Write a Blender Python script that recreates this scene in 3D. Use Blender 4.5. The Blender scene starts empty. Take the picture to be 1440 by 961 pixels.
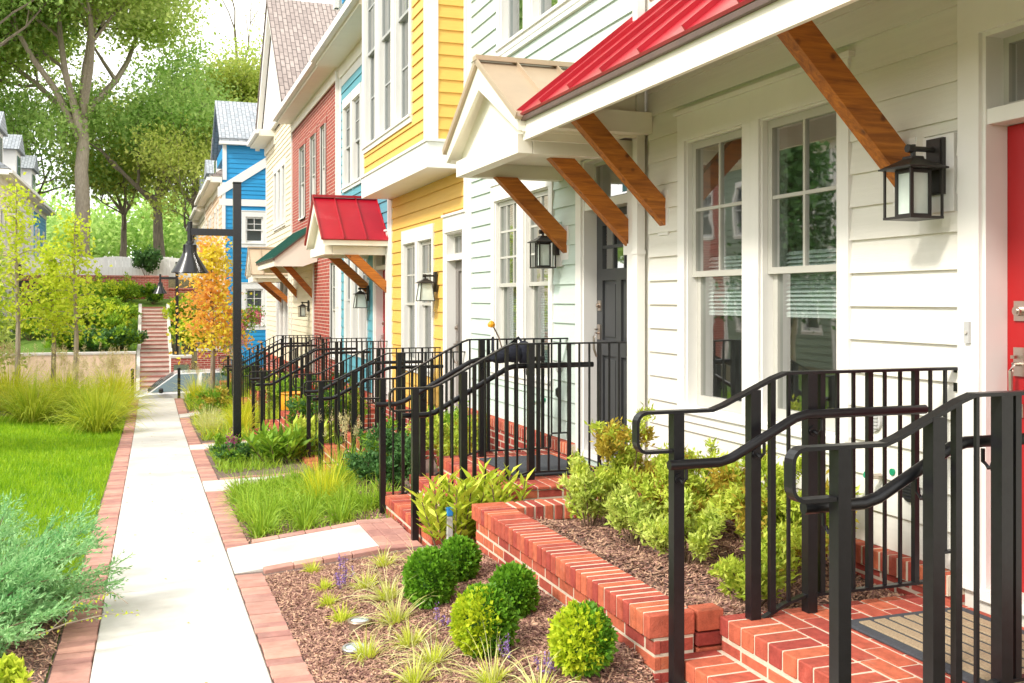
import bpy, math, random
import numpy as np
from mathutils import Vector, noise as mnoise
random.seed(7)
RNG = np.random.default_rng(11)
SC = bpy.context.scene
COL = SC.collection
PI = math.pi

# ------------------------------------------------------------------ objects
ROOTLOC = {}
def link(o, parent=None):
    COL.objects.link(o)
    if parent is not None:
        o.parent = parent
    return o
def root_loc(o):
    while o.parent is not None:
        o = o.parent
    return Vector(ROOTLOC.get(o.name, (0, 0, 0)))
def tag(o, label=None, cat=None, group=None, kind=None):
    if label: o['label'] = label
    if cat: o['category'] = cat
    if group: o['group'] = group
    if kind: o['kind'] = kind
    return o
def thing(name, loc, label, cat, group=None):
    o = bpy.data.objects.new(name, None)
    o.empty_display_size = .2
    link(o)
    o.location = loc
    ROOTLOC[o.name] = tuple(loc)
    return tag(o, label, cat, group)
def copy_tree(o, loc=None, rz=None, scale=None, label=None, parent=None):
    c = o.copy()
    link(c, parent)
    if parent is None:
        if loc is not None: c.location = loc
        if rz is not None: c.rotation_euler = (0, 0, rz)
        if scale is not None: c.scale = (scale,)*3 if not hasattr(scale, '__len__') else scale
        if label: c['label'] = label
        ROOTLOC[c.name] = tuple(c.location)
    for ch in list(o.children):
        copy_tree(ch, parent=c)
    return c

# ------------------------------------------------------------------ mesh builder
class Fr:
    """wall frame: u along the wall, w outwards, z up"""
    def __init__(s, o, u, w):
        s.o = Vector(o); s.u = Vector(u); s.w = Vector(w)
    def __call__(s, u, w, z):
        return s.o + s.u*u + s.w*w + Vector((0, 0, z))
class MB:
    def __init__(s):
        s.v = []; s.f = []; s.m = []
    def add(s, vs, fs, mi=0):
        b = len(s.v)
        s.v.extend(tuple(v) for v in vs)
        for f in fs:
            s.f.append([b+i for i in f]); s.m.append(mi)
    def quad(s, a, b, c, d, mi=0): s.add([a, b, c, d], [(0, 1, 2, 3)], mi)
    def hexa(s, p, mi=0):
        s.add(p, [(0, 3, 2, 1), (4, 5, 6, 7), (0, 1, 5, 4), (1, 2, 6, 5), (2, 3, 7, 6), (3, 0, 4, 7)], mi)
    def box(s, x0, x1, y0, y1, z0, z1, mi=0):
        s.hexa([(x0, y0, z0), (x1, y0, z0), (x1, y1, z0), (x0, y1, z0), (x0, y0, z1), (x1, y0, z1), (x1, y1, z1), (x0, y1, z1)], mi)
    def fbox(s, fr, u0, u1, w0, w1, z0, z1, mi=0):
        s.hexa([fr(u0, w0, z0), fr(u1, w0, z0), fr(u1, w1, z0), fr(u0, w1, z0), fr(u0, w0, z1), fr(u1, w0, z1), fr(u1, w1, z1), fr(u0, w1, z1)], mi)
    def cbox(s, x0, x1, y0, y1, z0, z1, c=.004, mi=0, zf=None):
        """box with chamfered edges; zf(x, y) lifts it on to sloping ground"""
        P = []
        for (sx, X, ox) in ((-1, x0, 1), (1, x1, -1)):
            for (sy, Y, oy) in ((-1, y0, 1), (1, y1, -1)):
                for (sz, Z, oz) in ((-1, z0, 1), (1, z1, -1)):
                    P.append((X, Y+oy*c, Z+oz*c)); P.append((X+ox*c, Y, Z+oz*c)); P.append((X+ox*c, Y+oy*c, Z))
        if zf: P = [(a, b, z+zf(a, b)) for a, b, z in P]
        I = lambda a, b, d, k: ((a*2+b)*2+d)*3+k
        F = []
        for a in (0, 1):
            q = [I(a, 0, 0, 0), I(a, 1, 0, 0), I(a, 1, 1, 0), I(a, 0, 1, 0)]; F.append(q if a else q[::-1])
            q = [I(0, a, 0, 1), I(1, a, 0, 1), I(1, a, 1, 1), I(0, a, 1, 1)]; F.append(q[::-1] if a else q)
            q = [I(0, 0, a, 2), I(1, 0, a, 2), I(1, 1, a, 2), I(0, 1, a, 2)]; F.append(q if a else q[::-1])
        for a in (0, 1):
            for b in (0, 1):
                F.append([I(a, b, 0, 0), I(a, b, 1, 0), I(a, b, 1, 1), I(a, b, 0, 1)])
                F.append([I(a, 0, b, 0), I(a, 1, b, 0), I(a, 1, b, 2), I(a, 0, b, 2)])
                F.append([I(0, a, b, 1), I(1, a, b, 1), I(1, a, b, 2), I(0, a, b, 2)])
                for d in (0, 1):
                    F.append([I(a, b, d, 0), I(a, b, d, 1), I(a, b, d, 2)])
        s.add(P, F, mi)
    def tube(s, pts, r, n=8, mi=0, cap=True, rr=None):
        pts = [Vector(p) for p in pts]
        rings = []
        for i, p in enumerate(pts):
            t = (pts[min(i+1, len(pts)-1)]-pts[max(i-1, 0)])
            if t.length < 1e-6: t = Vector((0, 0, 1))
            t.normalize()
            a = Vector((0, 0, 1)) if abs(t.z) < .9 else Vector((1, 0, 0))
            e1 = t.cross(a).normalized(); e2 = t.cross(e1)
            q = rr[i] if rr else r
            rings.append([p+e1*(q*math.cos(2*PI*k/n))+e2*(q*math.sin(2*PI*k/n)) for k in range(n)])
        vs = [v for R in rings for v in R]
        fs = []
        for i in range(len(pts)-1):
            for k in range(n):
                k2 = (k+1) % n
                fs.append((i*n+k, i*n+k2, (i+1)*n+k2, (i+1)*n+k))
        if cap:
            fs.append(tuple(range(n))[::-1]); fs.append(tuple((len(pts)-1)*n+k for k in range(n)))
        s.add(vs, fs, mi)
    def lathe(s, c, prof, n=20, mi=0):
        vs = []; fs = []
        for r, z in prof:
            vs += [(c[0]+r*math.cos(2*PI*k/n), c[1]+r*math.sin(2*PI*k/n), c[2]+z) for k in range(n)]
        for i in range(len(prof)-1):
            for k in range(n):
                fs.append((i*n+k, i*n+(k+1) % n, (i+1)*n+(k+1) % n, (i+1)*n+k))
        s.add(vs, fs, mi)
    def prism(s, poly, d, mi=0):
        """closed polygon (3D points) swept by vector d"""
        n = len(poly); d = Vector(d)
        vs = [Vector(p) for p in poly]+[Vector(p)+d for p in poly]
        fs = [tuple(range(n))[::-1], tuple(range(n, 2*n))]+[(i, (i+1) % n, n+(i+1) % n, n+i) for i in range(n)]
        s.add(vs, fs, mi)
    def strip(s, pts, wv, th, mi=0):
        """flat bar following pts (in a plane containing z), wide along wv, thickness th"""
        pts = [Vector(p) for p in pts]; wv = Vector(wv)
        n = len(pts); nor = []
        for i in range(n):
            t = (pts[min(i+1, n-1)]-pts[max(i-1, 0)]).normalized()
            nor.append(t.cross(wv.normalized())*(th/2))
        vs = []
        for p, q in zip(pts, nor):
            vs += [p-wv/2-q, p+wv/2-q, p+wv/2+q, p-wv/2+q]
        fs = [(0, 1, 2, 3), tuple(4*(n-1)+k for k in (3, 2, 1, 0))]
        for i in range(n-1):
            for k in range(4):
                k2 = (k+1) % 4
                fs.append((4*i+k, 4*(i+1)+k, 4*(i+1)+k2, 4*i+k2))
        s.add(vs, fs, mi)
    def build(s, name, mat, parent=None, smooth=False):
        me = bpy.data.meshes.new(name)
        off = root_loc(parent) if parent is not None else Vector((0, 0, 0))
        me.from_pydata([(a-off.x, b-off.y, c-off.z) for a, b, c in s.v], [], s.f)
        mats = mat if isinstance(mat, (list, tuple)) else [mat]
        for m in mats: me.materials.append(m)
        if len(mats) > 1: me.polygons.foreach_set('material_index', s.m)
        # metric box-projected UVs (world axes)
        uvl = me.uv_layers.new(name='UVMap')
        nl = len(me.loops); vi = np.empty(nl, np.int32); me.loops.foreach_get('vertex_index', vi)
        npol = len(me.polygons); nor = np.empty(npol*3, np.float32); me.polygons.foreach_get('normal', nor); nor = np.abs(nor.reshape(-1, 3))
        lt = np.empty(npol, np.int32); me.polygons.foreach_get('loop_total', lt)
        ln = np.repeat(nor, lt, axis=0); co = np.array(s.v, np.float32)[vi]
        ax = np.argmax(ln+np.array([0, 0, .05]), axis=1)
        uv = np.where((ax == 0)[:, None], co[:, [1, 2]], np.where((ax == 1)[:, None], co[:, [0, 2]], co[:, [1, 0]]))
        uvl.data.foreach_set('uv', np.ascontiguousarray(uv, np.float32).ravel())
        if smooth:
            me.polygons.foreach_set('use_smooth', [True]*npol)
            try: me.set_sharp_from_angle(angle=math.radians(40))
            except Exception: pass
        me.update()
        return link(bpy.data.objects.new(name, me), parent)
def np_mesh(name, V, F, mat, parent=None, sub=None, smooth=False):
    """V (N,3), F (M,k) arrays in world space"""
    me = bpy.data.meshes.new(name)
    off = np.array(root_loc(parent)) if parent is not None else np.zeros(3)
    V = np.asarray(V, np.float32)-off.astype(np.float32); F = np.asarray(F, np.int32)
    me.vertices.add(len(V)); me.vertices.foreach_set('co', np.ascontiguousarray(V).ravel())
    k = F.shape[1]
    me.loops.add(F.size); me.loops.foreach_set('vertex_index', np.ascontiguousarray(F).ravel())
    me.polygons.add(len(F))
    me.polygons.foreach_set('loop_start', np.arange(len(F), dtype=np.int32)*k)
    if smooth: me.polygons.foreach_set('use_smooth', np.ones(len(F), bool))
    me.materials.append(mat)
    me.update(calc_edges=True)
    return link(bpy.data.objects.new(name, me), parent)

# ------------------------------------------------------------------ materials
def new_mat(name):
    m = bpy.data.materials.new(name); m.use_nodes = True
    nt = m.node_tree; nt.nodes.clear()
    out = nt.nodes.new('ShaderNodeOutputMaterial')
    return m, nt, out
def N(nt, t, **kw):
    n = nt.nodes.new(t)
    for k, v in kw.items():
        if k in n.inputs: n.inputs[k].default_value = v
        else: setattr(n, k, v)
    return n
def rgba(c): return (c[0], c[1], c[2], 1)
def shade(c, k): return tuple(min(1, a*k) for a in c)
def ramp(nt, fac, stops):
    r = nt.nodes.new('ShaderNodeValToRGB')
    el = r.color_ramp.elements
    while len(el) < len(stops): el.new(.5)
    for e, (p, c) in zip(el, stops):
        e.position = p; e.color = rgba(c)
    nt.links.new(fac, r.inputs[0])
    return r.outputs[0]
def P(name, col, rough=.6, metal=0, var=.12, scale=6, bump=0, bscale=60, stretch=(1, 1, 1), island=0, spec=.5, coat=0, dirt=None):
    m, nt, out = new_mat(name)
    L = nt.links.new
    b = N(nt, 'ShaderNodeBsdfPrincipled', Roughness=rough, Metallic=metal)
    b.inputs['Specular IOR Level'].default_value = spec
    b.inputs['Coat Weight'].default_value = coat
    tc = N(nt, 'ShaderNodeTexCoord'); mp = N(nt, 'ShaderNodeMapping'); mp.inputs['Scale'].default_value = stretch
    L(tc.outputs['Object'], mp.inputs[0])
    nz = N(nt, 'ShaderNodeTexNoise', Scale=scale, Detail=6, Roughness=.6); L(mp.outputs[0], nz.inputs['Vector'])
    c = ramp(nt, nz.outputs[0], [(.3, shade(col, 1-var)), (.7, shade(col, 1+var))])
    if island:
        g = N(nt, 'ShaderNodeNewGeometry')
        hs = N(nt, 'ShaderNodeHueSaturation')
        mr = N(nt, 'ShaderNodeMapRange'); mr.inputs['To Min'].default_value = 1-island; mr.inputs['To Max'].default_value = 1+island
        L(g.outputs['Random Per Island'], mr.inputs[0]); L(mr.outputs[0], hs.inputs['Value']); L(c, hs.inputs['Color'])
        mr2 = N(nt, 'ShaderNodeMath', operation='MULTIPLY_ADD'); mr2.inputs[1].default_value = .02*island*4; mr2.inputs[2].default_value = .5-.01*island*4
        L(g.outputs['Random Per Island'], mr2.inputs[0]); L(mr2.outputs[0], hs.inputs['Hue'])
        c = hs.outputs[0]
    if dirt:
        n2 = N(nt, 'ShaderNodeTexNoise', Scale=dirt[1], Detail=8, Roughness=.65); L(tc.outputs['Object'], n2.inputs['Vector'])
        mx = N(nt, 'ShaderNodeMix', data_type='RGBA')
        rr = ramp(nt, n2.outputs[0], [(dirt[2], (0, 0, 0)), (dirt[2]+.18, (1, 1, 1))])
        mm = N(nt, 'ShaderNodeMath', operation='MULTIPLY'); mm.inputs[1].default_value = dirt[3]; L(rr, mm.inputs[0])
        L(mm.outputs[0], mx.inputs['Factor']); L(c, mx.inputs[6]); mx.inputs[7].default_value = rgba(dirt[0])
        c = mx.outputs[2]
    L(c, b.inputs['Base Color'])
    if bump:
        n3 = N(nt, 'ShaderNodeTexNoise', Scale=bscale, Detail=5, Roughness=.6); L(mp.outputs[0], n3.inputs['Vector'])
        bp = N(nt, 'ShaderNodeBump', Strength=bump, Distance=.01); L(n3.outputs[0], bp.inputs['Height']); L(bp.outputs[0], b.inputs['Normal'])
    L(b.outputs[0], out.inputs[0])
    return m
def leaf_mat(name, c1, c2, c3=None, trans=.35, rough=.5, spec=.3, nscale=1.5):
    """per-leaf colour from c1..c2 (c3 for the odd leaf), some light passes through"""
    m, nt, out = new_mat(name); L = nt.links.new
    g = N(nt, 'ShaderNodeNewGeometry'); tc = N(nt, 'ShaderNodeTexCoord')
    nz = N(nt, 'ShaderNodeTexNoise', Scale=nscale, Detail=3); L(tc.outputs['Object'], nz.inputs['Vector'])
    a = N(nt, 'ShaderNodeMath', operation='MULTIPLY_ADD'); a.inputs[1].default_value = .6; L(g.outputs['Random Per Island'], a.inputs[0])
    b2 = N(nt, 'ShaderNodeMath', operation='MULTIPLY_ADD'); b2.inputs[1].default_value = .9; b2.inputs[2].default_value = -.25
    L(nz.outputs[0], b2.inputs[0]); L(b2.outputs[0], a.inputs[2])
    st = [(.1, c1), (.85, c2)]
    if c3: st.append((.97, c3))
    c = ramp(nt, a.outputs[0], st)
    b = N(nt, 'ShaderNodeBsdfPrincipled', Roughness=rough); b.inputs['Specular IOR Level'].default_value = spec
    L(c, b.inputs['Base Color'])
    t = N(nt, 'ShaderNodeBsdfTranslucent'); L(c, t.inputs[0])
    mx = N(nt, 'ShaderNodeMixShader'); mx.inputs[0].default_value = trans
    L(b.outputs[0], mx.inputs[1]); L(t.outputs[0], mx.inputs[2]); L(mx.outputs[0], out.inputs[0])
    return m
def brick_mat(name, c1, c2, mortar, bw=.215, bh=.075, ms=.009, rough=.85, bump=.6, off=.5):
    m, nt, out = new_mat(name); L = nt.links.new
    uv = N(nt, 'ShaderNodeUVMap')
    t = N(nt, 'ShaderNodeTexBrick'); t.offset = off
    t.inputs['Scale'].default_value = 1; t.inputs['Brick Width'].default_value = bw; t.inputs['Row Height'].default_value = bh
    t.inputs['Mortar Size'].default_value = ms; t.inputs['Mortar Smooth'].default_value = .1; t.inputs['Bias'].default_value = 0
    t.inputs['Color1'].default_value = rgba(c1); t.inputs['Color2'].default_value = rgba(c2); t.inputs['Mortar'].default_value = rgba(mortar)
    L(uv.outputs[0], t.inputs['Vector'])
    nz = N(nt, 'ShaderNodeTexNoise', Scale=9, Detail=6); L(uv.outputs[0], nz.inputs['Vector'])
    mx = N(nt, 'ShaderNodeMix', data_type='RGBA', blend_type='MULTIPLY'); mx.inputs[0].default_value = .5
    L(t.outputs[0], mx.inputs[6]); L(ramp(nt, nz.outputs[0], [(.3, (.65, .65, .65)), (.7, (1.15, 1.15, 1.15))]), mx.inputs[7])
    b = N(nt, 'ShaderNodeBsdfPrincipled', Roughness=rough); b.inputs['Specular IOR Level'].default_value = .25
    L(mx.outputs[2], b.inputs['Base Color'])
    bp = N(nt, 'ShaderNodeBump', Strength=bump, Distance=.008); bp.invert = True
    L(t.outputs['Fac'], bp.inputs['Height']); L(bp.outputs[0], b.inputs['Normal']); L(b.outputs[0], out.inputs[0])
    return m
def glass_mat(name, tint=(.75, .8, .8), refl=1.0):
    m, nt, out = new_mat(name); L = nt.links.new
    tr = N(nt, 'ShaderNodeBsdfTransparent'); tr.inputs[0].default_value = rgba(tint)
    gl = N(nt, 'ShaderNodeBsdfGlossy', Roughness=.02); gl.inputs[0].default_value = (1, 1, 1, 1)
    fr = N(nt, 'ShaderNodeFresnel', IOR=1.6)
    ma = N(nt, 'ShaderNodeMath', operation='MULTIPLY_ADD'); ma.inputs[1].default_value = .4*refl; ma.inputs[2].default_value = .03; ma.use_clamp = True
    # a faint waviness of the panes
    tc = N(nt, 'ShaderNodeTexCoord'); nz = N(nt, 'ShaderNodeTexNoise', Scale=1.6, Detail=2); L(tc.outputs['Object'], nz.inputs['Vector'])
    bp = N(nt, 'ShaderNodeBump', Strength=.03, Distance=.05); L(nz.outputs[0], bp.inputs['Height'])
    L(bp.outputs[0], gl.inputs['Normal'])
    L(fr.outputs[0], ma.inputs[0])
    mx = N(nt, 'ShaderNodeMixShader'); L(ma.outputs[0], mx.inputs[0]); L(tr.outputs[0], mx.inputs[1]); L(gl.outputs[0], mx.inputs[2])
    L(mx.outputs[0], out.inputs[0])
    return m
M = {}
grain = dict(bump=.25, bscale=14, stretch=(1, 1.2, 22))
M['white_siding'] = P('white_siding', (.73, .71, .645), .55, var=.035, scale=1.5, dirt=((.52, .49, .42), 1.1, .60, .25), **grain)
M['mint_siding'] = P('mint_siding', (.55, .645, .59), .55, var=.035, scale=1.5, dirt=((.5, .53, .5), 1.3, .6, .2), **grain)
M['yellow_siding'] = P('yellow_siding', (.76, .465, .105), .55, var=.04, scale=2, **grain)
M['teal_siding'] = P('teal_siding', (.10, .34, .42), .55, var=.05, scale=2, **grain)
M['cream_siding'] = P('cream_siding', (.78, .70, .52), .55, var=.04, scale=2, **grain)
M['peach_siding'] = P('peach_siding', (.75, .56, .40), .55, var=.04, scale=2, **grain)
M['blue_siding'] = P('blue_siding', (.01, .27, .56), .5, var=.06, scale=2, **grain)
M['sage_siding'] = P('sage_siding', (.20, .26, .19), .6, var=.06, scale=2, **grain)
M['grey_siding'] = P('grey_siding', (.5, .52, .52), .55, var=.05, scale=2, **grain)
M['trim'] = P('white_trim', (.79, .775, .74), .45, var=.03, scale=3, bump=.05, bscale=30, dirt=((.55, .5, .42), 2.0, .62, .18))
M['sash'] = P('sash_paint', (.50, .49, .44), .4, var=.03, scale=4)
M['sash_grey'] = P('sash_grey', (.42, .43, .42), .4, var=.05, scale=4)
M['soffit'] = P('soffit_paint', (.84, .80, .69), .5, var=.03, scale=3)
M['red_metal'] = P('red_metal_roof', (.38, .004, .016), .34, var=.09, scale=2.5, spec=.6, coat=.15, dirt=((.75, .2, .2), 2.2, .58, .25))
M['green_metal'] = P('green_metal_roof', (.02, .12, .09), .4, var=.08, scale=3)
M['tan_metal'] = P('tan_metal_roof', (.50, .39, .27), .38, metal=.25, var=.08, scale=2.5, dirt=((.3, .24, .18), 3, .58, .3))
M['bronze'] = P('bronze_edge', (.10, .06, .045), .45, var=.2)
M['black_metal'] = P('black_painted_steel', (.008, .008, .0095), .34, var=.25, scale=30, spec=.42, bump=.03, bscale=90)
M['lamp_black'] = P('lamp_black', (.010, .010, .012), .24, spec=.5, var=.2)
M['lantern_black'] = P('lantern_black', (.022, .019, .017), .45, var=.2)
M['frost'] = P('frosted_glass', (.62, .70, .64), .3, var=.1, scale=7)
M['door_red'] = P('red_door', (.38, .005, .007), .5, var=.06, scale=3, coat=0)
M['door_grey'] = P('grey_door', (.045, .047, .05), .42, var=.08, scale=3)
M['door_taupe'] = P('taupe_door', (.21, .19, .175), .45, var=.08, scale=3)
M['nickel'] = P('satin_nickel', (.55, .48, .42), .3, metal=1, var=.1)
M['steel'] = P('brushed_steel', (.6, .62, .62), .35, metal=.9, var=.1)
M['glass'] = glass_mat('window_glass')
M['blind'] = P('blind_slat', (.30, .40, .35), .6, var=.05)
M['blind_pale'] = P('blind_pale', (.78, .84, .79), .6, var=.05)
M['blind_grey'] = P('blind_grey', (.30, .32, .33), .6, var=.08)
M['room'] = P('room_wall', (.22, .19, .17), .9, var=.2, scale=2)
M['concrete'] = P('concrete', (.60, .575, .525), .85, var=.06, scale=2.5, bump=.25, bscale=220, dirt=((.36, .33, .28), 1.3, .5, .5))
M['mortar'] = P('mortar', (.62, .53, .41), .95, var=.1, scale=30, bump=.4, bscale=200)
M['brick_red'] = P('brick_red', (.42, .094, .056), .8, var=.24, scale=22, bump=.5, bscale=120, island=.26, spec=.25, dirt=((.55, .36, .28), 6, .6, .3))
M['brick_paver'] = P('brick_paver', (.45, .235, .19), .85, var=.18, scale=9, bump=.35, bscale=120, island=.2, spec=.2, dirt=((.5, .38, .32), 2.5, .52, .4))
M['joint'] = P('paver_joint', (.16, .11, .09), .95, var=.3, scale=40)
M['brick_wall'] = brick_mat('brick_wall', (.42, .075, .055), (.30, .045, .035), (.55, .42, .34))
M['brick_far'] = brick_mat('brick_far', (.42, .10, .075), (.34, .07, .055), (.5, .33, .27))
M['soldier'] = brick_mat('brick_soldier', (.40, .07, .05), (.31, .05, .04), (.55, .42, .34), bw=.075, bh=.21)
M['shingle'] = brick_mat('shingle_brown', (.40, .34, .31), (.30, .25, .23), (.13, .11, .10), bw=.26, bh=.125, ms=.011, bump=.8)
M['shingle_grey'] = brick_mat('shingle_grey', (.40, .43, .46), (.31, .34, .37), (.17, .18, .19), bw=.28, bh=.14, ms=.011, bump=.8)
M['mulch'] = P('mulch_soil', (.16, .105, .085), .95, var=.45, scale=60, bump=.9, bscale=70)
M['chip'] = P('mulch_chip', (.37, .21, .155), .9, var=.3, scale=25, island=.6, spec=.2)
M['soil_green'] = P('planted_soil', (.10, .085, .04), .95, var=.5, scale=12, bump=.6, bscale=40)
M['turf'] = P('turf_base', (.10, .19, .018), .95, var=.4, scale=14, bump=.6, bscale=50)
M['asphalt'] = P('asphalt', (.055, .055, .055), .9, var=.2, scale=30, bump=.4, bscale=200)
M['bark'] = P('bark', (.27, .22, .17), .95, var=.4, scale=3, bump=.9, bscale=10, stretch=(4, 4, .7))
M['bark_pale'] = P('bark_pale', (.36, .30, .23), .9, var=.25, scale=6, bump=.4, bscale=14, stretch=(3, 3, .7))
M['twig'] = P('twig', (.16, .10, .06), .9, var=.3)
M['rubber'] = P('mat_rubber', (.055, .06, .07), .9, var=.2, scale=80, bump=.5, bscale=220)
M['coir'] = P('mat_coir', (.42, .32, .2), .95, var=.25, scale=120, bump=.8, bscale=250)
M['fence_white'] = P('white_fence', (.84, .85, .83), .5, var=.05)
M['car_paint'] = P('white_car_paint', (.78, .78, .78), .22, var=.01, coat=.7)
M['car_glass'] = P('car_glass', (.10, .17, .19), .06, var=.02, spec=.9)
M['tyre'] = P('tyre_rubber', (.02, .02, .02), .85)
M['plastic_black'] = P('black_plastic', (.02, .02, .025), .5)
M['navy_cloth'] = P('navy_cloth', (.008, .010, .02), .9, var=.3, scale=20, bump=.5, bscale=60)
M['green_plastic'] = P('green_plastic', (.01, .25, .12), .4)
M['grey_plastic'] = P('grey_plastic', (.45, .45, .44), .5)
M['blue_plastic'] = P('blue_plastic', (.02, .22, .62), .4)
M['orange'] = P('orange_glaze', (.75, .33, .02), .35)
def wood_mat():
    m, nt, out = new_mat('cedar_stain'); L = nt.links.new
    tc = N(nt, 'ShaderNodeTexCoord'); mp = N(nt, 'ShaderNodeMapping')
    mp.inputs['Rotation'].default_value = (0, math.radians(45), 0); mp.inputs['Scale'].default_value = (1.2, 14, 14)
    L(tc.outputs['Object'], mp.inputs[0])
    nz = N(nt, 'ShaderNodeTexNoise', Scale=2.2, Detail=8, Roughness=.65); nz.inputs['Distortion'].default_value = .6; L(mp.outputs[0], nz.inputs['Vector'])
    c = ramp(nt, nz.outputs[0], [(.28, (.19, .05, .008)), (.55, (.46, .145, .015)), (.8, (.66, .25, .03))])
    v = N(nt, 'ShaderNodeTexVoronoi', Scale=6.5); L(tc.outputs['Object'], v.inputs['Vector'])
    k = ramp(nt, v.outputs['Distance'], [(.05, (.12, .05, .02)), (.16, (1, 1, 1))])
    mx = N(nt, 'ShaderNodeMix', data_type='RGBA', blend_type='MULTIPLY'); mx.inputs[0].default_value = .75
    L(c, mx.inputs[6]); L(k, mx.inputs[7])
    b = N(nt, 'ShaderNodeBsdfPrincipled', Roughness=.45); L(mx.outputs[2], b.inputs['Base Color'])
    bp = N(nt, 'ShaderNodeBump', Strength=.2, Distance=.01); L(nz.outputs[0], bp.inputs['Height']); L(bp.outputs[0], b.inputs['Normal'])
    L(b.outputs[0], out.inputs[0]); return m
M['cedar'] = wood_mat()

# ------------------------------------------------------------------ terrain
def ss(a, b, x):
    t = max(0., min(1., (x-a)/(b-a))); return t*t*(3-2*t)
def zs(y):
    if y < 20: return -1.8-.036*(y-4.9)
    return -2.344-.0095*(min(y, 26.3)-20)
def rise(y):
    return .09+.11*ss(3.8, 4.1, y)-.08*ss(6.6, 7.05, y)-.04*ss(8.5, 12, y)
STREET = -3.42
def h(x, y):
    b = zs(y)
    if x > .73:
        b += rise(y)*min(1, (x-.73)/1.3)+.12*max(0, min(1, (x-2.1)/1.4))
    elif x < -.46:
        b += min(.6, .075*max(0, -.75-x))
    if y > 26.3:
        b = b+(STREET-b)*ss(26.3, 28.2, y)
    if y > 35.2:
        f = -3.28
        if y > 38.0: f = -1.92+1.95*ss(38, 48, y)*ss(-7, -2.8, x)*(1-ss(1.3, 2.2, x)) if abs(x) < 400 else f
        if y > 48.9: f = f+(1.0-f)*ss(48.9, 50, y)
        if -.7 < x < .9 and y < 46: f = min(f, -3.28+max(0, min(1.38, (y-37.25)*.596))-.25+max(0, y-39.75)*.375)
        if y > 52: f += 2.5*ss(52, 120, y)
        b = f
    return b
def h2(x, y, d=0.): return h(x, y)+d
# ------------------------------------------------------------------ ground & hard landscape
def sheet(name, xs, ys, mat, dz=0., kind='structure', zf=h):
    V = [(x, y, zf(x, y)+dz) for y in ys for x in xs]
    nx = len(xs)
    F = [(j*nx+i, j*nx+i+1, (j+1)*nx+i+1, (j+1)*nx+i) for j in range(len(ys)-1) for i in range(nx-1)]
    o = np_mesh(name, V, F, mat, smooth=True)
    return tag(o, kind=kind)
def rng(a, b, st):
    n = max(1, int(round((b-a)/st))); return [a+(b-a)*i/n for i in range(n+1)]
gx = [-600, -250, -120, -60, -30, -18, -12]+rng(-9, 4, .5)+[6, 9, 14, 20, 40, 90, 250, 600]
gy = [-300, -100, -40, -15, -5]+rng(-2, 60, .5)+[64, 70, 80, 95, 110, 130, 180, 300, 700]
sheet('ground', gx, gy, M['soil_green'], -.05)
sheet('lawn', rng(-9, -.47, .4), rng(-3, 21.6, .4), M['turf'], -.012)
sheet('hill_lawn', rng(-6.5, 1.1, .4), rng(38.05, 48.6, .4), M['turf'], .01)
sheet('mulch_bed', rng(.73, 2.03, .1), rng(3.885, 7.2, .1), M['mulch'], 0)
sheet('planter_soil', rng(2.22, 3.58, .1), rng(3.95, 6.32, .1), M['mulch'], 0, zf=lambda x, y: -1.455+.02*math.sin(x*9+y*7))
sheet('planting_bed', rng(.73, 3.58, .15), rng(7.9, 26.2, .15), M['mulch'], .0)
sheet('street', [-200, -60, -20, -6, -3, 0, 3, 6, 20, 60, 200], rng(28.25, 35.2, .8), M['asphalt'], .004, zf=lambda x, y: STREET)
kb = MB(); kb.box(-60, 60, 35.2, 35.38, STREET-.2, STREET+.14); kb.box(-60, -.5, 28.05, 28.22, STREET-.2, STREET+.13); kb.box(.8, 60, 28.05, 28.22, STREET-.2, STREET+.13)
tag(kb.build('kerb', M['concrete']), kind='structure')
sheet('far_pavement', [-60, -20, -8, -3, 0, 2, 4, 20, 60], [35.38, 36.2, 37.2], M['concrete'], 0, zf=lambda x, y: STREET+.135)

# concrete footpath in slabs
sw = MB(); y = -4.0
while y < 26.2:
    y1 = min(y+1.22, 26.3)
    zz = lambda a, b: zs(b)
    sw.cbox(-.272, .538, y+.005, y1-.005, -.12, .012+random.uniform(-.002, .002), .007, zf=zz)
    y = y1
tag(sw.build('footpath', M['concrete']), kind='structure')
# steps at the far end of the footpath down to the street
st = MB()
for i in range(5):
    zt = zs(26.3)-.0-.17*(i+1)
    st.box(-.27, .54, 26.3+.32*i, 26.3+.32*(i+1), STREET-.1, zt)
tag(st.build('footpath_steps', M['concrete']), kind='structure')

def border(name, x0, x1, ya, yb, skip=()):
    b = MB(); j = MB(); y = ya
    while y < yb:
        y1 = y+.098
        if not any(a-.02 < (y+y1)/2 < c+.02 for a, c in skip):
            dx = random.uniform(-.004, .004); dz = random.uniform(-.004, .003)
            b.cbox(x0+.003+dx, x1-.003+dx, y+.003, y1-.003, -.1, .01+dz, .004, zf=lambda a, c: zs(c))
        y = y1
    o = b.build(name, M['brick_paver']); return tag(o, kind='structure')
WALKS = [(2.82, 3.78, -1.66, 2.05), (7.3, 8.05, -1.79, 1.56), (11.3, 11.95, -2.02, 1.56), (15.55, 16.1, -2.17, 1.4), (21.5, 22.1, -2.3, 1.3)]
sj = sheet('border_bed', [-.47, -.28], rng(-3, 26, .5), M['joint'], -.004)
sj = sheet('border_bed', [.54, .74], rng(-3, 26, .5), M['joint'], -.004)
border('brick_border', -.462, -.274, -2, 26.2)
border('brick_border', .542, .73, -2, 26.2, [(a-.02, b+.02) for a, b, _, _ in WALKS])
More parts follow.
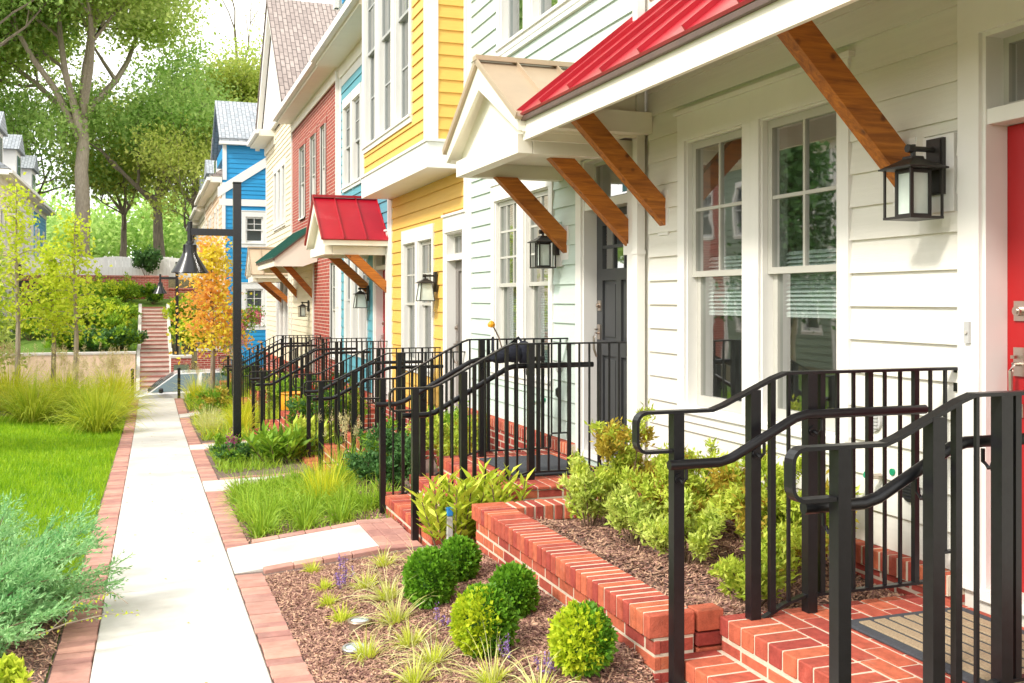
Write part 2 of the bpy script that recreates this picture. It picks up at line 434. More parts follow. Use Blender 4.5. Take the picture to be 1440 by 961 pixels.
# the side walks up to each stoop: concrete slab with brick edging
for k, (a, b, z1, xe) in enumerate(WALKS):
    z0 = zs((a+b)/2)
    zf = lambda x, y, z0=z0, z1=z1, xe=xe: z0+(z1-z0)*min(1, max(0, (x-.54)/(xe-.54)))
    s_ = MB(); s_.cbox(.545, xe, a, b, -.12, .014, .006, zf=zf)
    tag(s_.build('side_walk', M['concrete']), kind='structure')
    e = MB(); x = .735
    while x < xe:
        for (p, q) in ((a-.105, a-.005), (b+.005, b+.105)):
            e.cbox(x+.002, x+.2, p, q, -.1, .02+random.uniform(-.004, .004), .004, zf=zf)
        x += .204
    x = xe
    while x < xe+.28:
        yy = a-.1
        while yy < b+.1:
            e.cbox(x+.002, x+.098, yy+.002, yy+.2, -.1, .014+random.uniform(-.003, .003), .004, zf=zf)
            yy += .204
        x += .1
    tag(e.build('walk_edging', M['brick_paver']), kind='structure')

# ------------------------------------------------------------------ brick stoops and planter
D = 3.6
def rb(mb, x0, x1, y0, y1, z0, z1, c=.004):
    j = lambda: random.uniform(-.0015, .0015)
    mb.cbox(x0+j(), x1+j(), y0+j(), y1+j(), z0, z1+j(), c)
def bricks_top(mb, x0, x1, y0, y1, z, L=.203, W=.092, g=.013, th=.02):
    """field of flat bricks, long side along y, running bond"""
    x = x0; r = 0
    while x < x1-.02:
        xe = min(x+W, x1); y = y0-(L/2 if r % 2 else 0)
        while y < y1-.01:
            a, b = max(y, y0), min(y+L, y1)
            if b-a > .03: rb(mb, x, xe-.001, a, b-g+.001, z-th, z, .003)
            y += L
        x += W+g; r += 1
def bricks_face_x(mb, x, y0, y1, z0, rows, bh=.057, g=.012, L=.2, proud=.002):
    for r in range(rows):
        z = z0+r*(bh+g); y = y0-(L/2 if r % 2 else 0)
        while y < y1-.01:
            a, b = max(y, y0), min(y+L-g, y1)
            if b-a > .025: rb(mb, x-proud, x+.03, a, b, z, z+bh, .003)
            y += L
def bricks_face_y(mb, y, x0, x1, z0, rows, bh=.057, g=.012, L=.2, proud=.002, sgn=-1):
    for r in range(rows):
        z = z0+r*(bh+g); x = x0-(L/2 if r % 2 else 0)
        while x < x1-.01:
            a, b = max(x, x0), min(x+L-g, x1)
            if b-a > .025: rb(mb, a, b, min(y+sgn*proud, y-sgn*.03), max(y+sgn*proud, y-sgn*.03), z, z+bh, .003)
            x += L
def stoop(Ya, Yb, Zl, n, label, Xl=2.33, tread=.262, riser=.143, fine=True, zg=None):
    t = thing('brick_stoop', (Xl, (Ya+Yb)/2, Zl), label, 'stoop', 'brick stoops up to the row house doors')
    zb = zg if zg is not None else h(1.9, Ya)-.12
    for i in range(n+1):
        x0 = Xl-tread*i; z = Zl-riser*i; xb = 3.485 if i == 0 else x0+tread
        mo = MB(); mo.box(x0-.004, xb, Ya+.012, Yb-.012, min(zb, z-.3), z-.0035)
        o = mo.build('landing' if i == 0 else 'step', M['mortar'], t)
        b = MB()
        # nosing: row of headers
        y = Ya
        while y < Yb-.03:
            rb(b, x0-.012, x0+.19, y+.006, min(y+.093, Yb), z-.082, z, .005); y += .1
        if i == 0: bricks_top(b, x0+.202, xb, Ya, Yb, z)
        else: bricks_top(b, x0+.202, xb, Ya, Yb, z)
        # side bricks and face below the nosing
        rows = max(1, int((z-.095-zb)/.068))
        bricks_face_x(b, x0-.004, Ya+.012, Yb-.012, z-.095-.068*rows, rows)
        bricks_face_y(b, Ya+.012, x0+.012, xb, z-.068*rows-.02, rows)
        bricks_face_y(b, Yb-.012, x0+.012, xb, z-.068*rows-.02, rows, sgn=1)
        b.build('brick_facing', M['brick_red'], o)
    return t
stoop(2.66, 3.93, -1.385, 1, 'nearest red brick stoop with one step below its landing, by the red door', zg=-1.8, Xl=2.36, tread=.22)
stoop(7.08, 8.78, -1.385, 2, 'red brick stoop in front of the dark grey door, behind the planter shrubs', zg=-1.95, Xl=2.40, tread=.25)
stoop(11.75, 13.1, -1.685, 2, 'red brick stoop of the yellow house', zg=-2.2)
stoop(16.0, 17.6, -1.72, 3, 'red brick stoop of the teal house under the red gabled canopy', zg=-2.4)
stoop(21.6, 23.2, -1.85, 3, 'red brick stoop of the brick fronted house', zg=-2.5)
stoop(28.9, 30.3, -1.95, 3, 'farthest red brick stoop of the row, by the cream gabled house', zg=-2.6)

pw = thing('planter_wall', (2.1, 5.1, -1.7), 'low L-shaped red brick planter wall with a rowlock cap between the two nearest stoops', 'planter wall')
mo = MB(); mo.box(2.04, 2.23, 3.945, 6.49, -1.95, -1.3578); mo.box(2.23, 3.46, 6.31, 6.48, -1.95, -1.3578); mo.box(2.018, 2.04, 3.945, 6.49, -1.455, -1.3578); mo.box(2.24, 3.4, 6.298, 6.31, -1.45, -1.3578)
mo.build('wall_core', M['mortar'], pw)
b = MB()
bricks_face_x(b, 2.04, 3.94, 6.5, -1.87, 6)
bricks_face_y(b, 3.945, 2.04, 2.23, -1.87, 6); bricks_face_y(b, 6.31, 2.235, 3.46, -1.87, 6); bricks_face_y(b, 6.49, 2.04, 3.46, -1.87, 6, sgn=1)
x = 2.23
rb(b, 2.245, 2.375, 3.932, 4.028, -1.445, -1.355); rb(b, 2.245, 2.375, 3.932, 4.02, -1.51, -1.455); rb(b, 2.245, 2.375, 3.932, 4.02, -1.58, -1.52)
b.build('wall_brick', M['brick_red'], pw)
c = MB(); y = 3.932
while y < 6.47:
    rb(c, 2.01, 2.235, y+.0065, y+.0615, -1.455, -1.355, .005); y += .068
x = 2.245
while x < 3.44:
    rb(c, x+.0065, x+.0615, 6.29, 6.505, -1.455, -1.355, .005); x += .068
c.build('wall_cap', M['brick_red'], pw)
# mulch chips
def chips(name, n, fx, mat=None, kind='stuff'):
    P_ = fx(n); n = len(P_)
    L = RNG.uniform(.006, .026, n); W = RNG.uniform(.0016, .0048, n); a = RNG.uniform(0, 2*PI, n); tl = RNG.normal(0, .3, n); rl = RNG.normal(0, .4, n)
    d = np.stack([np.cos(a)*np.cos(tl), np.sin(a)*np.cos(tl), np.sin(tl)], 1)
    s_ = np.stack([-np.sin(a), np.cos(a), np.zeros(n)], 1)*np.cos(rl)[:, None]; s_[:, 2] = np.sin(rl)
    V = np.stack([P_-d*L[:, None]-s_*W[:, None], P_+d*L[:, None]-s_*W[:, None]*.7, P_+d*L[:, None]+s_*W[:, None], P_-d*L[:, None]+s_*W[:, None]], 1).reshape(-1, 3)
    return tag(np_mesh(name, V, np.arange(n*4).reshape(-1, 4), M['chip']), kind=kind)
def bedpts(x0, x1, y0, y1, zf, up=.012):
    def f(n):
        X = RNG.uniform(x0, x1, n); Y = RNG.uniform(y0, y1, n)
        Z = np.array([zf(a, b) for a, b in zip(X, Y)])+RNG.uniform(0.002, up, n)
        return np.stack([X, Y, Z], 1)
    return f
chips('mulch', 82000, bedpts(.735, 2.03, 3.9, 7.1, h))
chips('mulch', 30000, bedpts(2.24, 3.55, 3.95, 6.3, lambda x, y: -1.455+.02*math.sin(x*9+y*7)))
sheet('mulch_bed', rng(-1.7, -.475, .1), rng(3.4, 6.6, .2), M['mulch'], .006)
chips('mulch', 12000, bedpts(-1.4, -.475, 4.2, 6.5, h, .022))
chips('mulch', 16000, bedpts(.735, 2.4, 8.0, 11.8, h))
# ------------------------------------------------------------------ houses
def cells(u0, u1, z0, z1, ops):
    us = sorted({u0, u1}|{min(max(v, u0), u1) for o in ops for v in o[:2]}); zz = sorted({z0, z1}|{min(max(v, z0), z1) for o in ops for v in o[2:4]})
    for i in range(len(us)-1):
        for j in range(len(zz)-1):
            uc, zc = (us[i]+us[i+1])/2, (zz[j]+zz[j+1])/2
            if not any(o[0] < uc < o[1] and o[2] < zc < o[3] for o in ops):
                yield us[i], us[i+1], zz[j], zz[j+1]
def sheath(mb, fr, u0, u1, z0, z1, ops, th=.18, w=0.):
    for a, b, c, d in cells(u0, u1, z0, z1, ops): mb.fbox(fr, a, b, w-th, w, c, d)
def siding(mb, fr, u0, u1, z0, z1, blocks, e=.178, t=.019, w=.003):
    """real laps: every board leans out at its lower edge"""
    z = z0
    while z < z1-.005:
        zt = min(z+e, z1)
        cuts = sorted({z, zt}|{v for o in blocks for v in o[2:4] if z < v < zt})
        for k in range(len(cuts)-1):
            a, b = cuts[k], cuts[k+1]; mid = (a+b)/2
            iv = [(u0, u1)]
            for o in blocks:
                if o[2] < mid < o[3]:
                    nv = []
                    for p, q in iv:
                        if o[1] <= p or o[0] >= q: nv.append((p, q))
                        else:
                            if o[0] > p: nv.append((p, o[0]))
                            if o[1] < q: nv.append((o[1], q))
                    iv = nv
            wa = w+t*(1-(a-z)/e)+.003; wb = w+t*(1-(b-z)/e)+.003
            for p, q in iv:
                if q-p < .012: continue
                mb.hexa([fr(p, w-.003, a), fr(q, w-.003, a), fr(q, wa, a), fr(p, wa, a), fr(p, w-.003, b), fr(q, w-.003, b), fr(q, wb, b), fr(p, wb, b)])
        z += e
def window(house, fr, a, b, c, d, cols=2, rows=2, lower=False, cl=.095, cr=.095, ct=.17, cb=.09, blind=None, sash='sash', trim='trim', cap=True, single=False, top=0., drop=1.):
    """double-hung window in the opening a..b, c..d; cl/cr/ct/cb = casing widths"""
    t = MB()
    t.fbox(fr, a-cl, a, -.01, .034, c, d); t.fbox(fr, b, b+cr, -.01, .034, c, d)
    t.fbox(fr, a-cl, b+cr, -.01, .036, d, d+ct)
    t.fbox(fr, a-cl, b+cr, -.01, .036, c-cb, c-.03)
    t.fbox(fr, a-cl, b+cr, -.01, .058, c-.03, c)
    if cap: t.fbox(fr, a-cl-.012, b+cr+.012, -.01, .052, d+ct, d+ct+.028)
    # lining of the opening
    t.fbox(fr, a, a+.012, -.17, .012, c, d); t.fbox(fr, b-.012, b, -.17, .012, c, d)
    t.fbox(fr, a+.012, b-.012, -.17, .012, d-.012, d); t.fbox(fr, a+.012, b-.012, -.17, .012, c, c+.015)
    wo = t.build('window', M[trim], house)
    a += .014; b -= .014; c += .017; d -= .014
    m = (c+d)/2; s = MB(); p = MB(); S = .048
    def sashf(z0, z1, w0, w1, cs, rs, bot=S, top=S):
        s.fbox(fr, a, a+S, w0, w1, z0, z1); s.fbox(fr, b-S, b, w0, w1, z0, z1)
        s.fbox(fr, a+S, b-S, w0, w1, z0, z0+bot); s.fbox(fr, a+S, b-S, w0, w1, z1-top, z1)
        g0, g1 = a+S, b-S; h0, h1 = z0+bot, z1-top; wm = (w0+w1)/2
        for i in range(1, cs):
            u = g0+(g1-g0)*i/cs; s.fbox(fr, u-.011, u+.011, wm-.012, w1-.004, h0, h1)
        for i in range(1, rs):
            z = h0+(h1-h0)*i/rs; s.fbox(fr, g0, g1, wm-.011, w1-.005, z-.011, z+.011)
        p.quad(fr(g0, wm, h0), fr(g1, wm, h0), fr(g1, wm, h1), fr(g0, wm, h1))
    if single:
        sashf(c, d, -.07, -.03, cols, rows)
    else:
        sashf(m-.02, d, -.062, -.024, cols, rows, bot=.04)
        sashf(c, m+.02, -.102, -.064, cols if lower else 1, rows if lower else 1, bot=.075, top=.04)
    s.build('sash', M[sash], wo)
    p.build('pane', M['glass'], wo)
    if blind:
        bl = MB(); z = d-.03-(d-c)*top; zb = c+(d-c)*(1-drop)+.02
        while z > zb:
            bl.hexa([fr(a+.03, -.165, z), fr(b-.03, -.165, z), fr(b-.03, -.135, z-.022), fr(a+.03, -.135, z-.022),
                     fr(a+.03, -.165, z+.002), fr(b-.03, -.165, z+.002), fr(b-.03, -.135, z-.02), fr(a+.03, -.135, z-.02)])
            z -= .026
        bl.fbox(fr, a+.03, b-.03, -.165, -.14, zb-.03, zb)
        bl.build('blind', M[blind], wo)
    return wo
def door(house, fr, a, b, c, d, mat, ztr=None, glass=False, rec=.11, cl=.13, cr=.13, handle_u=None, panels=2, number=None, trim='trim'):
    """front door a..b, c..d with casing; transom light from d+.03 to ztr"""
    top = ztr if ztr else d
    t = MB()
    t.fbox(fr, a-cl, a, -.01, .036, c-.02, top); t.fbox(fr, b, b+cr, -.01, .036, c-.02, top)
    t.fbox(fr, a-cl, b+cr, -.01, .038, top, top+.2); t.fbox(fr, a-cl-.015, b+cr+.015, -.01, .06, top+.2, top+.23)
    t.fbox(fr, a, a+.02, -rec-.06, .014, c-.02, top); t.fbox(fr, b-.02, b, -rec-.06, .014, c-.02, top)
    t.fbox(fr, a+.02, b-.02, -rec-.06, .014, top-.02, top)
    t.fbox(fr, a-.02, b+.02, -rec-.06, .03, c-.05, c)
    if ztr: t.fbox(fr, a+.02, b-.02, -rec-.05, .005, d, d+.07)
    fo = t.build('door_frame', M[trim], house)
    if ztr:
        g = MB(); g.quad(fr(a+.05, -rec, d+.1), fr(b-.05, -rec, d+.1), fr(b-.05, -rec, ztr-.05), fr(a+.05, -rec, ztr-.05)); g.build('transom_glass', M['glass'], fo)
        f2 = MB(); zz0, zz1 = d+.07, ztr-.02
        f2.fbox(fr, a+.02, a+.05, -rec-.02, -rec+.02, zz0, zz1); f2.fbox(fr, b-.05, b-.02, -rec-.02, -rec+.02, zz0, zz1)
        f2.fbox(fr, a+.05, b-.05, -rec-.02, -rec+.02, zz0, zz0+.03); f2.fbox(fr, a+.05, b-.05, -rec-.02, -rec+.02, zz1-.03, zz1)
        f2.build('transom_sash', M['sash'], fo)
    a += .022; b -= .022; d -= .004
    dm = MB(); w1 = -rec; w0 = -rec-.045; W = b-a; H = d-c; st = .12
    for u in (a, b-st): dm.fbox(fr, u, u+st, w0, w1, c, d)
    zr = [(c, c+.24), (c+H*.40, c+H*.40+.13), (d-.13, d)]
    if glass: zr.insert(2, (c+H*.71, c+H*.71+.1))
    for z0, z1 in zr: dm.fbox(fr, a+st, b-st, w0, w1, z0, z1)
    um = (a+b)/2
    for k in range(len(zr)-1):
        z0, z1 = zr[k][1], zr[k+1][0]
        if glass and k == len(zr)-2: continue
        dm.fbox(fr, um-.05, um+.05, w0, w1, z0, z1)
        for p, q in ((a+st, um-.05), (um+.05, b-st)):
            dm.fbox(fr, p, q, w0, w1-.022, z0, z1)
            dm.fbox(fr, p+.035, q-.035, w0, w1-.01, z0+.035, z1-.035)
    do = dm.build('door', M[mat], house)
    if glass:
        z0, z1 = zr[-2][1], zr[-1][0]
        g = MB(); g.quad(fr(a+st, w1-.02, z0), fr(b-st, w1-.02, z0), fr(b-st, w1-.02, z1), fr(a+st, w1-.02, z1)); g.build('door_glass', M['glass'], do)
        mu = MB()
        for i in (1, 2):
            u = a+st+(W-2*st)*i/3; mu.fbox(fr, u-.014, u+.014, w1-.03, w1-.003, z0, z1)
        mu.fbox(fr, a+st, b-st, w1-.03, w1-.004, (z0+z1)/2-.014, (z0+z1)/2+.014)
        mu.build('glazing_bar', M[mat], do)
    hu = handle_u if handle_u is not None else b-.065
    hd = MB()
    zc = c+1.05
    hd.fbox(fr, hu-.03, hu+.03, w1, w1+.014, zc-.075, zc+.055)
    hd.tube([fr(hu, w1+.01, zc-.02), fr(hu, w1+.045, zc-.02), fr(hu, w1+.06, zc-.05), fr(hu, w1+.058, zc-.16), fr(hu, w1+.035, zc-.22), fr(hu, w1+.004, zc-.23)], .010, 8)
    hd.fbox(fr, hu-.02, hu+.02, w1, w1+.01, zc-.26, zc-.2); hd.fbox(fr, hu-.012, hu+.012, w1+.014, w1+.05, zc+.005, zc+.02)
    hd.build('handle', M['nickel'], do, smooth=True)
    dl = MB(); zc2 = c+1.27
    dl.fbox(fr, hu-.032, hu+.032, w1, w1+.01, zc2-.045, zc2+.045)
    q = [fr(hu, w1+.008, zc2), fr(hu, w1+.03, zc2)]; dl.tube(q, .023, 14); dl.tube([fr(hu, w1+.03, zc2), fr(hu, w1+.036, zc2)], .012, 10)
    dl.build('deadbolt', M['nickel'], do, smooth=True)
    return fo, do
def bracket(parent, fr, u, zlo, ztop, wout, wd=.09, dp=.14, pad=True):
    """stained timber brace: from the wall at zlo (bottom) to ztop at distance wout"""
    k = (ztop-zlo)/(wout) if wout else 1
    cut = dp*math.sqrt(1+k*k)
    poly = [fr(u-wd/2, .02, zlo), fr(u-wd/2, wout, zlo+k*wout), fr(u-wd/2, wout-.0001-cut/k*0.999, zlo+k*wout), fr(u-wd/2, .02, zlo+cut)]
    b = MB(); b.prism(poly, (fr.u*wd)); o = b.build('bracket', M['cedar'], parent)
    if pad:
        t = MB(); t.fbox(fr, u-wd/2-.035, u+wd/2+.035, -.002, .02, zlo-.07, zlo+cut+.06); t.build('bracket_pad', M['trim'], parent)
    return o
def seam_panels(mb, p00, p10, p11, p01, n, th=.02, sh=.032, sw=.011):
    """metal roof: p00-p10 eave, p01-p11 top; n pans with standing seams"""
    p00, p10, p11, p01 = map(Vector, (p00, p10, p11, p01))
    nr = (p10-p00).cross(p01-p00).normalized()
    if nr.z < 0: nr = -nr
    mb.hexa([p00-nr*th, p10-nr*th, p11-nr*th, p01-nr*th, p00, p10, p11, p01])
    e = (p10-p00).normalized()
    for i in range(n+1):
        t = i/n
        a = p00.lerp(p10, t); b = p01.lerp(p11, t)
        o = e*(sw/2) if 0 < i < n else (e*(sw/2))
        if i == 0: a, b = a+e*sw/2, b+e*sw/2
        if i == n: a, b = a-e*sw/2, b-e*sw/2
        mb.hexa([a-o-nr*.002, a+o-nr*.002, b+o-nr*.002, b-o-nr*.002, a-o+nr*sh, a+o+nr*sh, b+o+nr*sh, b-o+nr*sh])
def shed_canopy(house, fr, ua, ub, wo, ze, zt, mat, nseam, zsoff, brs, fdep=.2, beam=0):
    """canopy falling away from the wall: eave at distance wo, height ze; top against the wall zt"""
    t = MB()
    t.fbox(fr, ua, ub, wo-.03, wo, ze-fdep-.02, ze-.022)
    k = (zt-ze)/wo
    for u, s in ((ua, 1), (ub-.03, 1)):
        # raked end board
        t.prism([fr(u, .016, zt-.03), fr(u, wo-.031, ze-.03+.02*k), fr(u, wo-.031, ze-fdep-.02), fr(u, .35, ze-fdep-.02), fr(u, .016, ze-fdep+.1)], fr.u*.03)
    if beam:
        t.prism([fr(ua+.031, .016, zt-.06), fr(ua+.031, wo-.031, ze-.06+.031*k), fr(ua+.031, wo-.031, ze-.09+.031*k), fr(ua+.031, .016, zt-.09)], fr.u*(ub-ua-.062))
    else:
        t.fbox(fr, ua+.031, ub-.031, .016, wo-.031, zsoff, zsoff+.02)
    t.fbox(fr, ub-.16, ub-.05, .016, wo-.16, zsoff-.16, zsoff-.001)
    co = t.build('canopy', M['soffit'], house)
    r = MB(); seam_panels(r, fr(ua-.03, wo+.04, ze-.03), fr(ub+.03, wo+.04, ze-.03), fr(ub+.03, .02, zt), fr(ua-.03, .02, zt), nseam)
    r.build('canopy_roof', M[mat], co)
    e = MB(); e.fbox(fr, ua-.035, ub+.035, wo+.002, wo+.034, ze-.085, ze-.055)
    for u in (ua-.036, ub+.031):
        e.prism([fr(u, .02, zt-.025), fr(u, wo+.04, ze-.053), fr(u, wo+.04, ze-.095), fr(u, .02, zt-.07)], fr.u*.005)
    e.build('drip_edge', M['bronze'], co)
    for u, zl, w in brs: bracket(co, fr, u, zl, zsoff-.002, w)
    return co
def gable_canopy(house, fr, uc, hw, wo, ze, zr, mat, nseam, brs, beam_z, rd=.17):
    """gabled hood over a door; ridge runs out from the wall"""
    t = MB()
    for s in (-1, 1):
        a = uc+s*hw
        k = (zr-ze)/hw
        t.prism([fr(uc, wo-.03, zr-.02), fr(a, wo-.03, ze-.02), fr(a, wo-.03, ze-.02-rd*.55), fr(uc, wo-.03, zr-.02-rd*1.25)], fr.w*.03)
        # eave fascia, tie beams
        t.fbox(fr, min(a, a-s*.03), max(a, a-s*.03), .02, wo-.031, ze-.12, ze-.03)
        t.fbox(fr, min(a-s*.14, a-s*.26), max(a-s*.14, a-s*.26), .02, wo-.17, beam_z, beam_z+.14)
        # boarded underside of the slope
        t.prism([fr(uc, .02, zr-.08), fr(a-s*.03, .02, ze-.07), fr(a-s*.03, .02, ze-.09), fr(uc, .02, zr-.1)], fr.w*(wo-.052))
    t.fbox(fr, uc-hw+.141, uc+hw-.141, wo-.165, wo-.05, beam_z+.002, beam_z+.142)
    # boarded gable behind the rake
    t.prism([fr(uc, wo-.14, zr-.101), fr(uc-hw+.09, wo-.14, ze-.04), fr(uc-hw+.09, wo-.14, beam_z+.143), fr(uc+hw-.09, wo-.14, beam_z+.143), fr(uc+hw-.09, wo-.14, ze-.04)], fr.w*.02)
    t.fbox(fr, uc-hw+.27, uc+hw-.27, .02, wo-.17, beam_z+.12, beam_z+.14)
    co = t.build('canopy', M['soffit'], house)
    r = MB()
    for s in (-1, 1):
        a = uc+s*(hw+.03); kz = (zr-ze)/hw*.03
        seam_panels(r, fr(a, wo+.03, ze-kz), fr(a, .02, ze-kz), fr(uc, .02, zr), fr(uc, wo+.03, zr), nseam)
    r.fbox(fr, uc-.05, uc+.05, .02, wo+.035, zr+.005, zr+.045)
    r.build('canopy_roof', M[mat], co)
    for u, zl, w in brs: bracket(co, fr, u, zl, beam_z-.002, w)
    return co
def facade_fr(X): return Fr((X, 0, 0), (0, 1, 0), (-1, 0, 0))
def shell(house, ya, yb, x0, x1, z0, z1, mat, roof='shingle', name='wall'):
    """side and back walls plus a roof deck (the front is built separately)"""
    b = MB()
    b.box(x0, x1, ya, ya+.15, z0, z1); b.box(x0, x1, yb-.15, yb, z0, z1); b.box(x1-.15, x1, ya+.151, yb-.151, z0, z1)
    o = b.build('side_wall', M[mat], house)
    f = MB(); f.box(x0+.01, x1-.16, ya+.16, yb-.16, z1-.12, z1); 
    f.box(x0+.19, x1-.16, ya+.16, yb-.16, z0+.1, z0+.2)
    f.box(x0+.19, x1-.16, ya+.16, yb-.16, 1.75, 1.9)
    f.build('floor_deck', M['room'], house)
    return o
def cornice(house, fr, u0, u1, z, ov=.42, hh=.2, gut=True, ret=True):
    t = MB()
    t.fbox(fr, u0, u1, .001, ov, z, z+.03)
    t.fbox(fr, u0, u1, ov-.03, ov, z+.031, z+hh)
    t.fbox(fr, u0, u1, .018, .05, z-.24, z-.001)
    if ret:
        for u in (u0, u1-.03): t.fbox(fr, u, u+.03, .001, ov-.031, z+.031, z+hh)
    o = t.build('cornice', M['soffit'], house)
    if gut:
        g = MB(); g.fbox(fr, u0-.02, u1+.02, ov+.002, ov+.1, z+.06, z+.17); g.fbox(fr, u0-.02, u1+.02, ov+.1, ov+.112, z+.06, z+.19)
        g.build('gutter', M['trim'], o)
    return o
def downspout(house, fr, u, z0, z1, w=.0):
    t = MB(); t.fbox(fr, u-.04, u+.04, w+.03, w+.095, z0, z1)
    z = z0+.5
    while z < z1:
        t.fbox(fr, u-.048, u+.048, w+.026, w+.1, z, z+.03); z += 1.35
    t.build('downspout', M['trim'], house)
def base(house, fr, u0, u1, zt, zb, proud=.1, blocks=()):
    """brick water table with a rowlock cap"""
    iv = [(u0, u1)]
    for a, b in blocks:
        iv = [q for p, r in iv for q in (((p, min(r, a)), (max(p, b), r)) if a < r and b > p else ((p, r),)) if q[1]-q[0] > .02]
    for a, b in iv:
        core = MB(); cap = MB()
        core.fbox(fr, a, b, .001, proud-.012, zb, zt-.1)
        u = a
        while u < b-.02:
            y0, y1 = u+.004, min(u+.062, b)
            rb(cap, fr.o.x-proud-.005, fr.o.x-.014, y0+.0015, y1, zt-.1, zt-.002); u += .068
        core.fbox(fr, a, b, .001, proud+.002, zt-.1, zt-.005, 1)
        o = core.build('brick_base', [M['brick_wall'], M['mortar']], house)
        cap.build('base_cap', M['brick_red'], o)
F36 = facade_fr(D)
def corner(house, fr, u, z0, z1, wd=.14, pr=.03):
    t = MB(); t.fbox(fr, u-wd/2, u+wd/2, -.01, pr, z0, z1); t.build('corner_trim', M['trim'], house)

# ---- nearest white house ------------------------------------------------
def house_thing(y0, y1, label, cat='house', x=D, z=-1.9):
    return thing('row_house', (x, (y0+y1)/2, z), label, cat, 'row houses along the footpath')
h1 = house_thing(2.65, 7.2, 'nearest row house, white lap siding with red door and long red metal canopy')
W1 = [(4.73, 5.5, -.765, 1.125), (5.69, 6.44, -.765, 1.125)]
D1 = (2.72, 3.7, -1.32, .80)
ops = W1+[(D1[0], D1[1], D1[2]-.05, 1.22)]
UW1 = [(3.2, 4.0, 2.72, 4.6), (4.2, 5.0, 2.72, 4.6), (5.2, 6.0, 2.72, 4.6)]
m = MB()
sheath(m, F36, 1.2, 7.19, -2, 6.4, ops+UW1)
blocks = [(4.63, 6.54, -.855, 1.325), (D1[0]-.13, D1[1]+.13, -1.4, 1.46), (7.02, 7.3, -2, 7), (3.85, 4.075, .42, .8)]+[(3.1, 6.1, 2.6, 4.8)]
siding(m, F36, 1.2, 7.19, -1.28, 6.35, blocks)
m.build('wall', M['white_siding'], h1)
shell(h1, 1.2, 7.19, D-.0+.19, 9, -2, 6.4, 'white_siding')
for a, b, c, d in W1: window(h1, F36, a, b, c, d, 2, 2, cl=.10 if a < 5 else .0945, cr=.0945 if a < 5 else .10, blind='blind_pale', drop=.65, top=.42, ct=.19, cap=a > 9)
t = MB(); t.fbox(F36, 4.6, 6.57, .005, .055, 1.316, 1.345); t.build('head_moulding', M['trim'], h1)
for a, b, c, d in UW1: window(h1, F36, a, b, c, d, 2, 2, blind='blind', sash='sash_grey')
door(h1, F36, *D1, 'door_red', ztr=1.22, handle_u=D1[1]-.1)
t = MB(); t.fbox(F36, 3.86, 4.065, -.002, .03, .42, .79); t.build('lamp_block', M['trim'], h1)
shed_canopy(h1, F36, 1.6, 7.12, 1.0, 1.40, 2.21, 'red_metal', 11, 1.42, [(4.21, .55, .87), (6.79, .55, .87)], beam=.9)
downspout(h1, F36, 7.1, -1.5, 6.3)
base(h1, F36, 1.2, 7.19, -1.28, -2, blocks=[(D1[0]-.12, D1[1]+.12)])
cornice(h1, F36, 1.2, 7.18, 6.4)

# ---- second house, pale mint ------------------------------------------
h2_ = house_thing(7.2, 11.74, 'second row house, pale mint siding with dark grey door under a tan metal gabled hood')
W2 = [(9.08, 9.77, -.765, 1.083), (9.97, 10.72, -.765, 1.083)]
D2 = (7.36, 8.29, -1.32, .78)
UW2 = [(7.9, 8.63, 2.74, 4.7), (8.83, 9.58, 2.74, 4.7), (9.78, 10.53, 2.74, 4.7)]
m = MB(); sheath(m, F36, 7.205, 11.735, -2.2, 6.4, W2+UW2+[(D2[0], D2[1], D2[2]-.05, 1.22)])
siding(m, F36, 7.205, 11.735, -1.28, 6.35, [(8.98, 10.82, -.855, 1.27), (D2[0]-.13, D2[1]+.13, -1.4, 1.45), (11.6, 11.8, -2.2, 7), (7.8, 10.63, 2.58, 4.9), (8.75, 8.95, .3, .72)])
m.build('wall', M['mint_siding'], h2_)
shell(h2_, 7.205, 11.735, D+.19, 9, -2, 6.4, 'mint_siding')
for a, b, c, d in W2: window(h2_, F36, a, b, c, d, 3 if a > 9.9 else 2, 3, cl=.1, cr=.1, blind='blind', sash='sash')
for a, b, c, d in UW2: window(h2_, F36, a, b, c, d, 2, 2, cl=.1, cr=.1, blind='blind', sash='sash_grey', cap=False)
t = MB(); t.fbox(F36, 7.75, 10.68, .005, .05, 2.58, 2.62); t.build('sill_band', M['trim'], h2_)
fo2, do2 = door(h2_, F36, *D2, 'door_grey', ztr=1.22, glass=True, handle_u=D2[1]-.09, cl=.12, cr=.12)
t = MB(); t.fbox(F36, 8.76, 8.94, -.002, .03, .31, .7); t.build('lamp_block', M['trim'], h2_)
gable_canopy(h2_, F36, 8.03, .96, 1.06, 1.36, 1.96, 'tan_metal', 3, [(7.38, .43, .70), (8.69, .43, .70)], 1.1)
base(h2_, F36, 7.21, 11.73, -1.28, -2.2, blocks=[(D2[0]-.11, D2[1]+.11)])
corner(h2_, F36, 11.665, -1.3, 6.4)
cornice(h2_, F36, 7.21, 11.73, 6.4)
